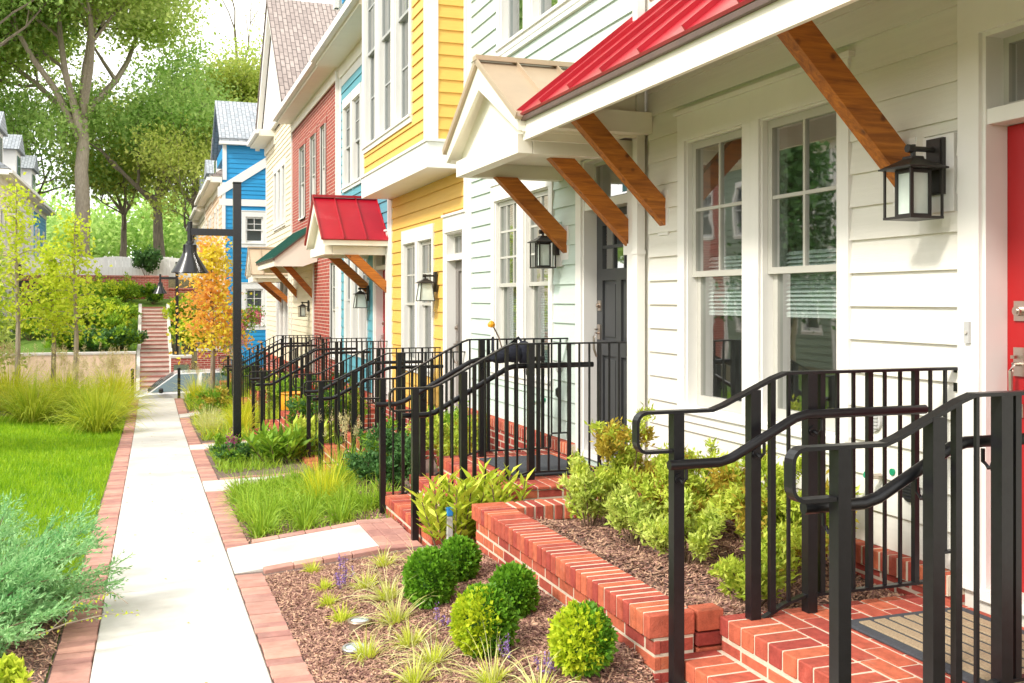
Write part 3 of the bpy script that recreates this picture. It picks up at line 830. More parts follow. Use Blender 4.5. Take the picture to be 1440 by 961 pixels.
# street number on the transom glass
def text_mesh(name, s, fr, u, w, z, size, mat, parent):
    cu = bpy.data.curves.new(name, 'FONT'); cu.body = s; cu.size = size; cu.extrude = .002; cu.align_x = 'CENTER'; cu.align_y = 'CENTER'
    to = bpy.data.objects.new(name, cu); COL.objects.link(to)
    dg = bpy.context.evaluated_depsgraph_get(); me = bpy.data.meshes.new_from_object(to.evaluated_get(dg)); 
    bpy.data.objects.remove(to)
    off = root_loc(parent)
    for v in me.vertices:
        x, y, zz = v.co
        q = fr(u, w, z)+(-fr.u if True else fr.u)*x+fr.w*zz+Vector((0, 0, y))
        v.co = q-off
    me.materials.append(mat)
    o = bpy.data.objects.new(name, me); return link(o, parent)
M['gold'] = P('gilt_number', (.75, .68, .5), .5, var=.03)
text_mesh('house_number', '70', F36, 7.6, -.105, 1.09, .13, M['gold'], fo2)
t = MB(); t.fbox(F36, 7.43, 7.74, -.109, -.106, .9, 1.015); t.build('transom_sticker', P('blue_sticker', (.10, .34, .55), .4), fo2)

# ---- third house, yellow with the bay ----------------------------------
h3 = house_thing(11.74, 16, 'third row house, bright yellow siding with a projecting upper bay and taupe door')
W3 = [(13.38, 14.15, -.95, .83), (14.3, 15.06, -.95, .83)]
D3 = (11.93, 12.72, -1.63, .50)
m = MB(); sheath(m, F36, 11.745, 15.99, -2.4, 1.6, W3+[(D3[0], D3[1], D3[2]-.05, .86)])
siding(m, F36, 11.745, 15.99, -1.58, 1.6, [(13.3, 15.15, -1.04, 1.03), (D3[0]-.12, D3[1]+.12, -1.7, 1.12), (11.7, 11.86, -3, 3), (15.85, 16.1, -3, 3)])
XB = 3.14; FB = facade_fr(XB)
UW3 = [(12.78, 13.62, 2.36, 5.2), (13.82, 14.68, 2.36, 5.2), (14.88, 15.7, 2.36, 5.2)]
sheath(m, FB, 11.9, 15.86, 1.62, 6.4, UW3)
siding(m, FB, 11.9, 15.86, 1.9, 6.35, [(12.66, 15.82, 2.24, 5.4), (11.8, 12.02, 1, 7), (15.75, 15.9, 1, 7)], e=.15)
FS = Fr((0, 11.9, 0), (1, 0, 0), (0, -1, 0))      # bay side that faces the camera
m.fbox(FS, XB+.0, D, -.12, 0, 1.62, 6.4)
siding(m, FS, XB+.1, D+.02, 1.9, 6.35, [], e=.15)
m.box(XB+.19, D, 15.74, 15.86, 1.62, 6.4)
m.build('wall', M['yellow_siding'], h3)
shell(h3, 11.745, 15.99, D+.19, 9, -2.2, 6.4, 'yellow_siding')
t = MB(); t.box(XB-.03, D+.01, 11.865, 15.9, 1.585, 1.895); t.fbox(FB, 11.9, 12.03, .0, .03, 1.9, 6.4); t.fbox(FS, XB-.029, XB+.11, .0, .03, 1.9, 6.4)
t.box(XB-.05, D, 11.84, 15.92, 1.896, 1.93); t.fbox(FB, 15.74, 15.86, 0, .03, 1.9, 6.4)
t.build('bay_trim', M['trim'], h3)
for a, b, c, d in UW3: window(h3, FB, a, b, c, d, 2, 2, cl=.1, cr=.1, ct=.18, cb=.1, blind='blind_grey', sash='sash_grey', lower=True, cap=False)
for a, b, c, d in W3: window(h3, F36, a, b, c, d, 2, 2, cl=.075, cr=.075, ct=.2, blind='blind_grey', sash='sash', cap=False)
door(h3, F36, *D3, 'door_taupe', ztr=.86, cl=.11, cr=.07, handle_u=D3[1]-.09)
corner(h3, F36, 11.82, -1.6, 6.4, .13); corner(h3, F36, 15.9, -1.6, 1.58, .16)
base(h3, F36, 11.75, 15.98, -1.58, -2.5, blocks=[(D3[0]-.11, D3[1]+.11)])
cornice(h3, FB, 11.9, 15.86, 6.4)

# ---- fourth house, teal -------------------------------------------------
h4 = house_thing(16, 20.5, 'fourth row house, teal siding with red gabled hood, red door and an upper balcony')
W4 = [(17.85, 18.45, -.95, .95), (18.6, 19.2, -.95, .95), (19.35, 19.93, -.95, .95)]
UW4 = [(18.5, 19.12, 2.2, 3.75), (19.25, 19.88, 2.2, 3.75), (20.0, 20.32, 2.2, 3.75)]
UW4 = [(17.45, 18.15, 2.2, 3.75), (18.4, 19.15, 2.2, 3.75), (19.35, 20.1, 2.2, 3.75)]
D4 = (16.25, 17.1, -1.67, .5)
m = MB(); sheath(m, F36, 16.005, 20.495, -2.4, 4.8, W4+UW4+[(D4[0], D4[1], D4[2]-.05, .9)])
siding(m, F36, 16.005, 20.495, -1.6, 4.6, [(17.75, 20.03, -1.05, 1.15), (17.3, 20.25, 2.05, 3.95), (D4[0]-.12, D4[1]+.12, -1.8, 1.12), (20.38, 20.6, -3, 7), (15.9, 16.1, -3, 7), (16, 20.5, 4.25, 4.9)])
FU = facade_fr(4.3)
UW5 = [(17.2, 17.9, 5.45, 7.0), (18.1, 18.8, 5.45, 7.0), (19.0, 19.7, 5.45, 7.0)]
sheath(m, FU, 16.005, 20.495, 5.0, 7.6, UW5); siding(m, FU, 16.005, 20.495, 5.05, 7.6, [(17.1, 19.8, 5.3, 7.2)])
m.build('wall', M['teal_siding'], h4)
shell(h4, 16.005, 20.495, 4.5, 9, -2.2, 7.6, 'teal_siding')
b = MB(); b.box(D+.18, 4.49, 16.005, 16.15, -2.2, 4.9); b.box(D+.18, 4.49, 20.35, 20.495, -2.2, 4.9); b.box(D+.01, 4.3, 16.2, 20.3, 4.9, 5.0); b.build('side_wall', M['teal_siding'], h4)
for a, b, c, d in W4+UW4: window(h4, F36, a, b, c, d, 2, 2, cl=.07, cr=.07, ct=.18, blind='blind_grey', sash='sash_grey', cap=False)
for a, b, c, d in UW5: window(h4, FU, a, b, c, d, 2, 2, cl=.08, cr=.08, ct=.15, blind='blind_grey', sash='sash_grey', cap=False)
t = MB(); t.fbox(F36, 16.1, 20.4, .005, .017, 4.25, 4.64); t.build('frieze', M['trim'], h4)
door(h4, F36, *D4, 'door_red', ztr=.9, cl=.12, cr=.12)
corner(h4, F36, 20.44, -1.6, 4.9, .12); corner(h4, F36, 16.06, -1.6, 4.9, .12)
gable_canopy(h4, F36, 17.0, .92, 1.06, .98, 1.69, 'red_metal', 3, [(16.2, .1, .7), (17.75, .1, .7)], .72)
base(h4, F36, 16.01, 20.49, -1.6, -2.6, blocks=[(D4[0]-.11, D4[1]+.11)])
co = cornice(h4, F36, 16.01, 20.49, 4.66, ov=.5)
# third floor balcony boarding: blue upright slats and a white end screen
t = MB()
for k in range(9): t.box(3.12, 3.145, 16.3+.16*k, 16.42+.16*k, 5.13, 6.15)
t.box(3.11, 3.15, 16.2, 17.8, 6.15, 6.2)
t.build('balcony_rail', M['blue_siding'], h4)
t = MB(); t.box(3.05, 4.25, 18.0, 18.08, 5.13, 7.6); t.box(3.04, 3.12, 17.95, 18.13, 5.13, 7.6); t.box(3.0, 4.3, 16.0, 20.49, 7.6, 7.75); t.build('balcony_screen', M['trim'], h4)
# ---- fifth house, red brick ---------------------------------------------
h5 = house_thing(20.5, 28, 'fifth row house with red brick upper wall, slot windows and a dark green canopy')
UB = [(22.35, 23.05, 2.05, 3.85), (23.75, 24.6, 2.05, 3.85), (25.5, 26.5, 2.05, 3.85)]
W5 = [(22.6, 23.3, -1.1, .75)]
D5 = (21.85, 22.5, -1.8, .3)
m = MB(); sheath(m, F36, 20.505, 24.1, -2.4, 1.2, [(21.0, 21.7, -1.2, .78)], th=.3); sheath(m, F36, 20.505, 27.995, 1.2, 4.72, UB, th=.3)
m.build('brick_wall', M['brick_wall'], h5)
for a, b, c, d in UB+[(21.1, 21.6, 0, .78)]:
    so = MB(); so.fbox(F36, a-.1, b+.1, .0, .012, d, d+.21); so.build('soldier_course', M['soldier'], h5)
m = MB(); sheath(m, F36, 24.1, 27.995, -2.4, 1.2, []); siding(m, F36, 24.1, 27.995, -1.7, 1.2, [(24.0, 24.2, -3, 3)], e=.15); m.build('ground_floor_wall', M['cream_siding'], h5)
for a, b, c, d in UB: window(h5, F36, a+.02, b-.02, c, d, 2, 2, cl=-.012, cr=-.012, ct=0, cb=.0, blind='blind_grey', sash='sash', cap=False)
window(h5, F36, 21.0, 21.7, -1.2, .78, 2, 2, cl=-.012, cr=-.012, ct=0, cb=0, blind='blind_grey', cap=False)
shell(h5, 20.505, 27.995, D+.31, 9, -2.2, 4.9, 'cream_siding')
corner(h5, F36, 20.56, -2.0, 4.7, .1); corner(h5, F36, 24.15, -2.0, 1.2, .1)
downspout(h5, F36, 20.6, -2, 4.6)
shed_canopy(h5, F36, 23.5, 27.3, .98, .98, 1.75, 'green_metal', 9, .86, [(24.35, .05, .75), (27.0, .05, .75)])
cornice(h5, F36, 20.51, 27.99, 4.72)
r = MB(); r.prism([(3.1, 20.45, 4.93), (4.6, 20.45, 6.9), (9, 20.45, 7.1), (9, 20.45, 4.9)], (0, 7.6, 0)); r.build('roof', M['shingle'], h5)
# ---- sixth house, cream with the steep front gable ----------------------
h6 = house_thing(28, 34.6, 'sixth row house, cream siding with steep white front gable and brown shingle roof')
W6 = [(28.75, 29.45, -1.2, .7), (29.75, 30.45, -1.2, .7), (30.75, 31.45, -1.2, .7)]
UW6 = [(29.5, 30.2, 2.2, 3.85), (30.5, 31.2, 2.2, 3.85), (31.5, 32.2, 2.2, 3.85)]
m = MB(); sheath(m, F36, 28.005, 34.5, -2.6, 5.2, W6+UW6); siding(m, F36, 28.005, 34.5, -1.7, 5.1, [(28.6, 31.6, -1.3, .9), (29.35, 32.35, 2.05, 4.05), (27.9, 28.1, -4, 9)], e=.15)
m.build('wall', M['cream_siding'], h6)
for a, b, c, d in W6+UW6: window(h6, F36, a, b, c, d, 1, 2, cl=.1, cr=.1, ct=.18, blind='blind_grey', sash='sash_grey', cap=False)
shell(h6, 28.005, 34.5, D+.19, 9, -2.4, 5.2, 'cream_siding')
cornice(h6, F36, 31.9, 34.75, 5.0, ov=.5)
corner(h6, F36, 28.06, -2, 5.0, .1); corner(h6, F36, 34.42, -2, 5.0, .14)
g = MB(); g.prism([(3.45, 27.75, 5.2), (3.45, 31.2, 8.55), (3.45, 34.65, 5.2)], (.12, 0, 0))
for s in (-1, 1):
    e_ = 31.2+s*3.75
    g.prism([(3.28, 31.2, 8.86), (3.28, e_, 5.2), (3.28, e_, 4.95), (3.28, 31.2, 8.5)], (.14, 0, 0))
g.build('gable_front', M['trim'], h6)
r = MB()
for s in (-1, 1):
    e_ = 31.2+s*3.7
    r.prism([(3.24, 31.2, 8.9), (3.24, e_, 5.22), (3.24, e_, 5.3), (3.24, 31.2, 9.0)], (6, 0, 0))
r.build('roof', M['shingle'], h6)
gable_canopy(h6, F36, 29.6, .9, 1.0, .72, 1.45, 'tan_metal', 3, [(28.9, -.1, .7), (30.3, -.1, .7)], .5)
base(h5, F36, 20.6, 27.9, -1.7, -2.7); base(h6, F36, 28.1, 34.4, -1.7, -2.8)

# ---- rows beyond the street --------------------------------------------
FE = Fr((0, 38.0, 0), (1, 0, 0), (0, -1, 0))
hb = thing('row_house', (5.5, 41, -2), 'bright blue end house across the street with white diagonal rake board', 'house', 'row houses beyond the street')
WB = [(3.22, 3.84, -.92, .40), (3.22, 3.84, 2.05, 3.0), (5.4, 6.0, -.92, .4), (5.4, 6.0, 2.05, 3.0)]
m = MB(); sheath(m, FE, 2.42, 9.0, -3.2, 5.6, WB)
siding(m, FE, 2.42, 6.2, 4.2, 5.7, []); siding(m, FE, 2.42, 9.0, -1.9, 4.2, [(a-.16, b+.16, c-.18, d+.22) for a, b, c, d in WB]+[(2.3, 4.0, 3.38, 3.62), (3.93, 4.12, -3, 5.4)], e=.15)
m.build('wall', M['blue_siding'], hb)
for a, b, c, d in WB: window(hb, FE, a, b, c, d, 2, 2, cl=.14, cr=.14, ct=.2, cb=.16, blind='blind_grey', sash='trim')
t = MB(); t.fbox(FE, 2.3, 4.0, .02, .055, 3.38, 3.62)
t.fbox(FE, 3.93, 4.09, .0, .05, -3, 5.4); t.fbox(FE, 2.4, 2.52, .0, .05, -3, 4.2); t.fbox(FE, 2.42, 2.56, 0, .05, 4.3, 5.55)
t.prism([FE(2.25, .02, 4.02), FE(5.2, .02, 6.02), FE(5.2, .02, 5.66), FE(2.25, .02, 3.66)], FE.w*.05)
t.build('rake_board', M['trim'], hb)
ms = MB(); ms.fbox(FE, 2.52, 6.2, -5.0, -.001, 5.3, 5.7); 
r = MB(); r.prism([FE(2.3, .25, 5.66), FE(6.6, .25, 5.66), FE(6.6, -2.4, 7.45), FE(2.3, -2.4, 7.45)], (0, 0, .12)); r.prism([FE(2.3, -2.4, 7.45), FE(6.6, -2.4, 7.45), FE(6.6, -5.2, 5.66), FE(2.3, -5.2, 5.66)], (0, 0, .12))
r.build('dormer_roof', M['shingle_grey'], hb)
ms.build('dormer_wall', M['blue_siding'], hb)
t = MB(); t.fbox(FE, 2.3, 6.6, -.02, .27, 5.55, 5.66); t.build('dormer_fascia', M['trim'], hb)
def far_house(X, y0, y1, zt, col, roof, label, group, side=-1, zb=-3.2, dorm=True, floors=((-.9, .5), (2.0, 3.4)), rows=None):
    """house of a far row; side -1: front faces -x, +1: front faces +x"""
    o = thing('row_house', (X-side*3, (y0+y1)/2, zb+1), label, 'house', group)
    fr = Fr((X, 0, 0), (0, 1, 0), (side, 0, 0))
    w = y1-y0
    W = [(y0+w*k/8-.36, y0+w*k/8+.36, c, d) for k in (1.6, 3.2, 6.3) for c, d in floors]
    dr = (y0+w*4.8/8-.45, y0+w*4.8/8+.45, floors[0][0]-.8, floors[0][0]+1.25)
    m = MB(); sheath(m, fr, y0+.01, y1-.01, zb, zt, W+[dr]); siding(m, fr, y0+.01, y1-.01, zb+1, zt, [(a-.1, b+.1, c-.1, d+.2) for a, b, c, d in W]+[(dr[0]-.13, dr[1]+.13, zb, dr[3]+.24)], e=.19)
    x1 = X-side*6
    m.box(min(X-side*.19, x1), max(X-side*.19, x1), y0+.01, y0+.15, zb, zt); m.box(min(X-side*.19, x1), max(X-side*.19, x1), y1-.15, y1-.01, zb, zt)
    m.box(min(x1, x1+side*.15), max(x1, x1+side*.15), y0+.16, y1-.16, zb, zt)
    m.build('wall', M[col], o)
    for a, b, c, d in W: window(o, fr, a, b, c, d, 2, 2, ct=.16, blind='blind_grey', sash='sash_grey', cap=False)
    door(o, fr, *dr, 'door_taupe', cl=.12, cr=.12)
    cornice(o, fr, y0+.01, y1-.01, zt, ov=.4)
    r = MB(); xr = X-side*3
    r.prism([(X+side*.45, y0, zt+.22), (xr, y0, zt+2.6), (x1-side*.3, y0, zt+.22)], (0, w-.002, 0)); ro = r.build('roof', M[roof], o)
    if dorm:
        d_ = MB(); xa, xb = sorted((X-side*.25, X-side*2.4)); d_.box(xa, xb, y0+w*.3, y0+w*.62, zt+.4, zt+2.0); do_ = d_.build('dormer', M['trim'], o)
        q = MB(); xf = X-side*.1
        q.prism([(xf, y0+w*.25, zt+1.95), (xf, y0+w*.46, zt+2.75), (xf, y0+w*.67, zt+1.95)], (-side*2.6, 0, 0)); q.build('dormer_roof', M[roof], do_)
        g_ = MB(); xg = X-side*.24; g_.box(min(xg, xg+side*.02), max(xg, xg+side*.02), y0+w*.37, y0+w*.55, zt+.7, zt+1.75); g_.build('dormer_window', M['car_glass'], do_)
    t = MB()
    for u in (y0+.09, y1-.09): t.fbox(fr, u-.07, u+.07, -.01, .03, zb+1, zt)
    t.build('corner_trim', M['trim'], o)
    return o
far_house(2.4, 43.6, 49.4, 4.3, 'peach_siding', 'shingle', 'peach house just beyond the bright blue end house', 'row houses beyond the street')
far_house(2.4, 49.4, 55.4, 4.1, 'cream_siding', 'shingle_grey', 'pale cream dormered house two doors beyond the blue end house', 'row houses beyond the street')
far_house(2.4, 55.4, 62, 3.9, 'grey_siding', 'shingle_grey', 'last grey house of the right hand row before the trees', 'row houses beyond the street')
m = MB(); frb = facade_fr(2.4); sheath(m, frb, 38.01, 43.59, -3.2, 4.2, [(39.5, 40.3, -.9, .5), (41.3, 42.1, -.9, .5), (39.5, 40.3, 2, 3.4), (41.3, 42.1, 2, 3.4)]); siding(m, frb, 38.01, 43.59, -2, 4.2, [(39.4, 40.4, -1, .66), (41.2, 42.2, -1, .66), (39.4, 40.4, 1.9, 3.56), (41.2, 42.2, 1.9, 3.56)], e=.19)
m.box(2.59, 9, 43.4, 43.59, -3.2, 4.2); m.build('front_wall', M['peach_siding'], hb)
for q in [(39.5, 40.3, -.9, .5), (41.3, 42.1, -.9, .5), (39.5, 40.3, 2, 3.4), (41.3, 42.1, 2, 3.4)]: window(hb, frb, *q, 2, 2, blind='blind_grey', sash='sash_grey', cap=False)
cornice(hb, frb, 37.95, 43.59, 4.2, ov=.4)
r = MB(); r.prism([(2.0, 38.02, 4.42), (5.6, 38.02, 6.85), (9.2, 38.02, 4.42)], (0, 5.57, 0)); r.build('roof', M['shingle'], hb)
LG = 'row houses on the left side'
far_house(-5.3, 41.5, 47.5, 4.6, 'cream_siding', 'shingle_grey', 'cream left side house nearest to the street, mostly out of frame', LG, side=1)
far_house(-5.3, 47.5, 53.5, 4.6, 'white_siding', 'shingle_grey', 'white left side house at the left frame edge', LG, side=1)
far_house(-5.3, 53.5, 60, 4.5, 'blue_siding', 'shingle_grey', 'blue dormered house at the far end of the left side row', LG, side=1)
far_house(-9.6, 17, 22.5, 4.2, 'brick_wall', 'shingle', 'brick house across the lawn, mirrored in the nearest windows', LG, side=1, dorm=True)
far_house(-9.6, 22.5, 28, 4.2, 'sage_siding', 'shingle', 'sage green house across the lawn, mirrored in the nearest windows', LG, side=1)
far_house(-9.6, 28, 34, 4.0, 'brick_wall', 'shingle', 'brick house across the lawn nearest to the street', LG, side=1)
# ------------------------------------------------------------------ railings
def railing(Y, Zt, drop, zfoot, label, inner, xup=2.60, xlow=2.29, xend=1.95, Zl=None, foot2=None, wallx=D, bx=3.43):
    """guard rail square to the facade with a wall-side round handrail; inner = +-1, side of the handrail"""
    Zl = Zl if Zl is not None else Zt-1.063
    t = thing('stair_railing', (2.6, Y, Zl), label, 'railing', 'black steel railings of the stoops')
    zl = Zt-drop
    R = .045
    def arc(cx, cz, a0, a1, n=5): return [(cx+R*math.cos(math.radians(a0+(a1-a0)*i/n)), Y, cz+R*math.sin(math.radians(a0+(a1-a0)*i/n))) for i in range(n+1)]
    zb = zl-.165
    pts = [(wallx-.005, Y, Zt), (xup+.03, Y, Zt), (xup-.03, Y, Zt-.02), (xlow+.03, Y, zl+.02), (xlow-.03, Y, zl)]+arc(xend+R, zl-R, 90, 180)+arc(xend+R, zb+R, 180, 270)+[(xend+.16, Y, zb)]
    b = MB(); b.strip(pts, (0, .046, 0), .013); b.build('top_rail', M['black_metal'], t)
    b = MB(); b.fbox(Fr((0, Y, 0), (1, 0, 0), (0, -1, 0)), wallx-.02, wallx-.002, -.023, .023, Zt-.11, Zt+.004); b.tube([(wallx-.025, Y, Zt-.085), (wallx-.018, Y, Zt-.085)], .008, 8); b.build('wall_bracket', M['black_metal'], t)
    # handrail
    yh = Y+inner*.085
    hp = [(wallx-.28, yh, Zt-.175), (xup+.08, yh, Zt-.175), (xup+.02, yh, Zt-.19), (xlow+.02, yh, zl-.195), (xlow-.04, yh, zl-.21), (xend+.11, yh, zl-.21)]
    b = MB(); b.tube(hp, .021, 12)
    b.build('handrail', M['black_metal'], t, smooth=True)
    def zrail(x):
        return Zt if x >= xup else (zl if x <= xlow else zl+(Zt-zl)*(x-xlow)/(xup-xlow))
    def zhand(x): return zrail(x)-(.18 if x > xup else .205)
    # posts
    px = [(xend+.19, zfoot), (2.76, Zl)]
    n2 = [(2.47, Zl-.145)] if drop < .2 else [(2.22, foot2 if foot2 else Zl-.3)]
    for x, z0 in px+n2:
        hk = MB()
        b = MB(); b.box(x-.0245, x+.0245, Y-.0245, Y+.0245, z0, zrail(x)-.006); b.build('post', M['black_metal'], t)
        k = zhand(x)
        hk.tube([(x, Y+inner*.028, k-.075), (x, Y+inner*.06, k-.085), (x, Y+inner*.085, k-.065), (x, Y+inner*.085, k-.02)], .0075, 6)
        hk.tube([(x, Y+inner*.026, k-.075), (x, Y+inner*.034, k-.075)], .022, 8)
        hk.build('handrail_hook', M['black_metal'], t, smooth=True)
    # bottom rail
    xs2 = n2[0][0]
    zb1 = Zl+.075
    zst = zfoot+.15
    bp = [(wallx-.0, Y, zb1+.13), (bx-.0, Y, zb1+.13), (bx-.02, Y, zb1+.1), (bx-.02, Y, zb1+.012), (bx-.04, Y, zb1), (2.73, Y, zb1), (2.62, Y, zb1-.03)]
    sl = (drop/max(.05, (xup-xlow)))
    def zbot(x):
        if x > 2.72: return zb1
        if x > 2.62: return zb1-.03*(2.73-x)/.11
        return max(zst, zb1-.03-sl*(2.62-x))
    xx = 2.55
    while xx > xend+.2:
        bp.append((xx, Y, zbot(xx))); xx -= .08
    bp.append((xend+.2, Y, zbot(xend+.2)))
    if drop < .2: bp = [p for p in bp if p[0] > 2.46]
    b = MB(); b.strip(bp, (0, .03, 0), .012); b.build('bottom_rail', M['black_metal'], t)
    x = wallx-.09; i = 0
    xs_ = (px[0][0]+.06) if drop >= .2 else 2.5
    while x > xs_:
        if not any(abs(x-p) < .05 for p, _ in px+n2):
            wd = .013 if i % 3 == 2 else .0068
            b = MB(); b.box(x-wd, x+wd, Y-wd, Y+wd, (zbot(x) if x < bx-.03 else zb1+.13)+.004, zrail(x)-.006); b.build('baluster', M['black_metal'], t)
        x -= .086; i += 1
    return t
railing(3.85, -.322, .150, -1.68, 'black railing on the far side of the nearest stoop, nearest to the planter shrubs', -1, xend=1.905)
railing(2.76, -.322, .150, -1.68, 'nearest black railing with curled end, cut by the right frame edge', 1, xend=1.905)
railing(7.39, -.338, .315, -1.80, 'near side black railing of the mint house stoop, behind the leafy yellow plant', 1, xup=2.58, xlow=2.0, xend=1.655)
railing(8.63, -.350, .325, -1.83, 'far side black railing of the mint house stoop, where the dark bag hangs', -1, xup=2.61, xlow=2.01, xend=1.68)
railing(11.82, -.625, .31, -2.03, 'near side black railing of the yellow house stoop', 1, xup=2.6, xlow=2.0, xend=1.65)
railing(12.98, -.625, .31, -2.05, 'far side black railing of the yellow house stoop', -1, xup=2.6, xlow=2.0, xend=1.68)
railing(16.12, -.66, .44, -2.18, 'near side black railing of the teal house stoop', 1, xup=2.6, xlow=1.78, xend=1.42)
railing(17.5, -.66, .44, -2.19, 'far side black railing of the teal house stoop', -1, xup=2.6, xlow=1.78, xend=1.42)
railing(21.7, -.79, .44, -2.28, 'near side black railing of the brick house stoop', 1, xup=2.6, xlow=1.78, xend=1.4)
railing(23.1, -.79, .44, -2.29, 'far side black railing of the brick house stoop', -1, xup=2.6, xlow=1.78, xend=1.4)

# ------------------------------------------------------------------ wall lanterns
def lantern(u, z, label, style=0, sc=1.):
    fr = F36
    t = thing('wall_lantern', (D-.17, u, z-.15), label, 'lantern', 'black wall lanterns beside the doors')
    k = MB(); k.fbox(fr, u-.055, u+.055, .031, .05, z-.16, z+.11); k.fbox(fr, u-.045, u+.045, .05, .058, z-.15, z+.1); k.build('back_plate', M['lantern_black'], t)
    a = MB(); wc = .175
    a.tube([fr(u, .05, z+.055), fr(u, wc+.02, z+.055)], .013, 8); a.tube([fr(u, wc, z+.015), fr(u, wc, z+.075)], .012, 8); a.tube([fr(u, wc+.005, z+.055), fr(u, wc+.035, z+.055)], .02, 8)
    a.build('arm', M['lantern_black'], t)
    r = MB(); R, r2 = (.112, .036) if style == 0 else (.112, .03)
    q = lambda s, zz: [fr(u-s, wc-s, zz), fr(u+s, wc-s, zz), fr(u+s, wc+s, zz), fr(u-s, wc+s, zz)]
    r.hexa(q(R, z-.045)+q(R, z-.037)); r.hexa(q(R-.004, z-.0365)+q(r2, z+.005)); r.hexa(q(r2, z+.0055)+q(r2*.9, z+.018)); r.build('cap', M['lantern_black'], t)
    c = MB(); o_, zb = (.090 if style == 0 else .1), z-.27
    tp = o_ if style == 0 else .072
    for sx in (-1, 1):
        for sy in (-1, 1):
            c.hexa([fr(u+sx*o_+a_*.005, wc+sy*o_+b_*.005, zb) for a_, b_ in ((-1, -1), (1, -1), (1, 1), (-1, 1))]+[fr(u+sx*tp+a_*.005, wc+sy*tp+b_*.005, z-.046) for a_, b_ in ((-1, -1), (1, -1), (1, 1), (-1, 1))])
    c.fbox(fr, u-o_-.006, u+o_+.006, wc-o_-.006, wc+o_+.006, zb-.012, zb)
    if style == 0:
        for sx in (-1, 1):
            for sy in (-1, 1): c.fbox(fr, u+sx*.052-.006, u+sx*.052+.006, wc+sy*.052-.006, wc+sy*.052+.006, zb+.001, z-.046)
        for zz in (zb+.0005, z-.062):
            for s in (-1, 1):
                c.fbox(fr, u-.0455, u+.0455, wc+s*.052-.006, wc+s*.052+.006, zz, zz+.013); c.fbox(fr, u+s*.052-.006, u+s*.052+.006, wc-.0455, wc+.0455, zz, zz+.013)
    c.build('cage', M['lantern_black'], t)
    g = MB(); gs = .046 if style == 0 else .1
    if style == 0: g.fbox(fr, u-gs, u+gs, wc-gs, wc+gs, zb+.014, z-.063)
    else: g.hexa([fr(u+a_*(o_-.008), wc+b_*(o_-.008), zb+.001) for a_, b_ in ((-1, -1), (1, -1), (1, 1), (-1, 1))]+[fr(u+a_*(tp-.006), wc+b_*(tp-.006), z-.047) for a_, b_ in ((-1, -1), (1, -1), (1, 1), (-1, 1))])
    g.build('glass', M['frost'], t)
    return t
lantern(3.965, .665, 'nearest black lantern with open outer cage, beside the red front door')
lantern(8.85, .575, 'black lantern on the mint siding beside the grey door, under the hood')
lantern(13.15, .265, 'black lantern with tapered white glass on the yellow siding', 1)
lantern(17.62, .14, 'black lantern with white glass on the teal siding behind the orange brace', 1)
lantern(24.75, -.12, 'small black lantern on the cream ground floor of the brick house', 0)

# ------------------------------------------------------------------ street lamps
def street_lamp(x, y, zb, zt, sx, label, arm=.60, zarm=None):
    t = thing('street_lamp', (x, y, zb), label, 'street lamp', 'black lamp posts with bell shades')
    za = zarm if zarm else zt-.66
    b = MB(); b.cbox(x-.052, x+.052, y-.052, y+.052, zb-.05, zt, .006); b.cbox(x-.056, x+.056, y-.056, y+.056, zt-.001, zt+.02, .005); b.build('post', M['lamp_black'], t)
    a = MB(); xe = x+sx*arm
    a.box(min(x+sx*.05, xe), max(x+sx*.05, xe), y-.03, y+.03, za-.04, za+.05); a.tube([(xe, y, za+.14), (xe, y, za-.12)], .034, 12)
    a.build('arm', M['lamp_black'], t)
    s = MB(); z0 = za-.12
    s.lathe((xe, y, z0), [(.0, .01), (.045, .0), (.05, -.03), (.085, -.045), (.09, -.15), (.098, -.165), (.105, -.19), (.235, -.40), (.24, -.415), (.232, -.412), (.1, -.2), (0, -.19)], 28)
    s.build('shade', M['lamp_black'], t, smooth=True)
    l = MB(); l.lathe((xe, y, z0), [(0, -.2), (.06, -.21), (.07, -.28), (.04, -.33), (0, -.34)], 16); l.build('lamp_glass', M['frost'], t, smooth=True)
    return t
street_lamp(1.085, 14.1, -2.06, 1.55, -1, 'tall black lamp post with bell shade beside the footpath, in front of the flower bed')
street_lamp(.86, 37.4, -3.3, 1.3, -1, 'distant black lamp post beside the flight of steps behind the autumn tree', arm=.55, zarm=.75)
street_lamp(-4.75, 43.5, -2.3, 1.35, 1, 'distant black lamp post at the left edge near the left row houses', arm=.5, zarm=.7)

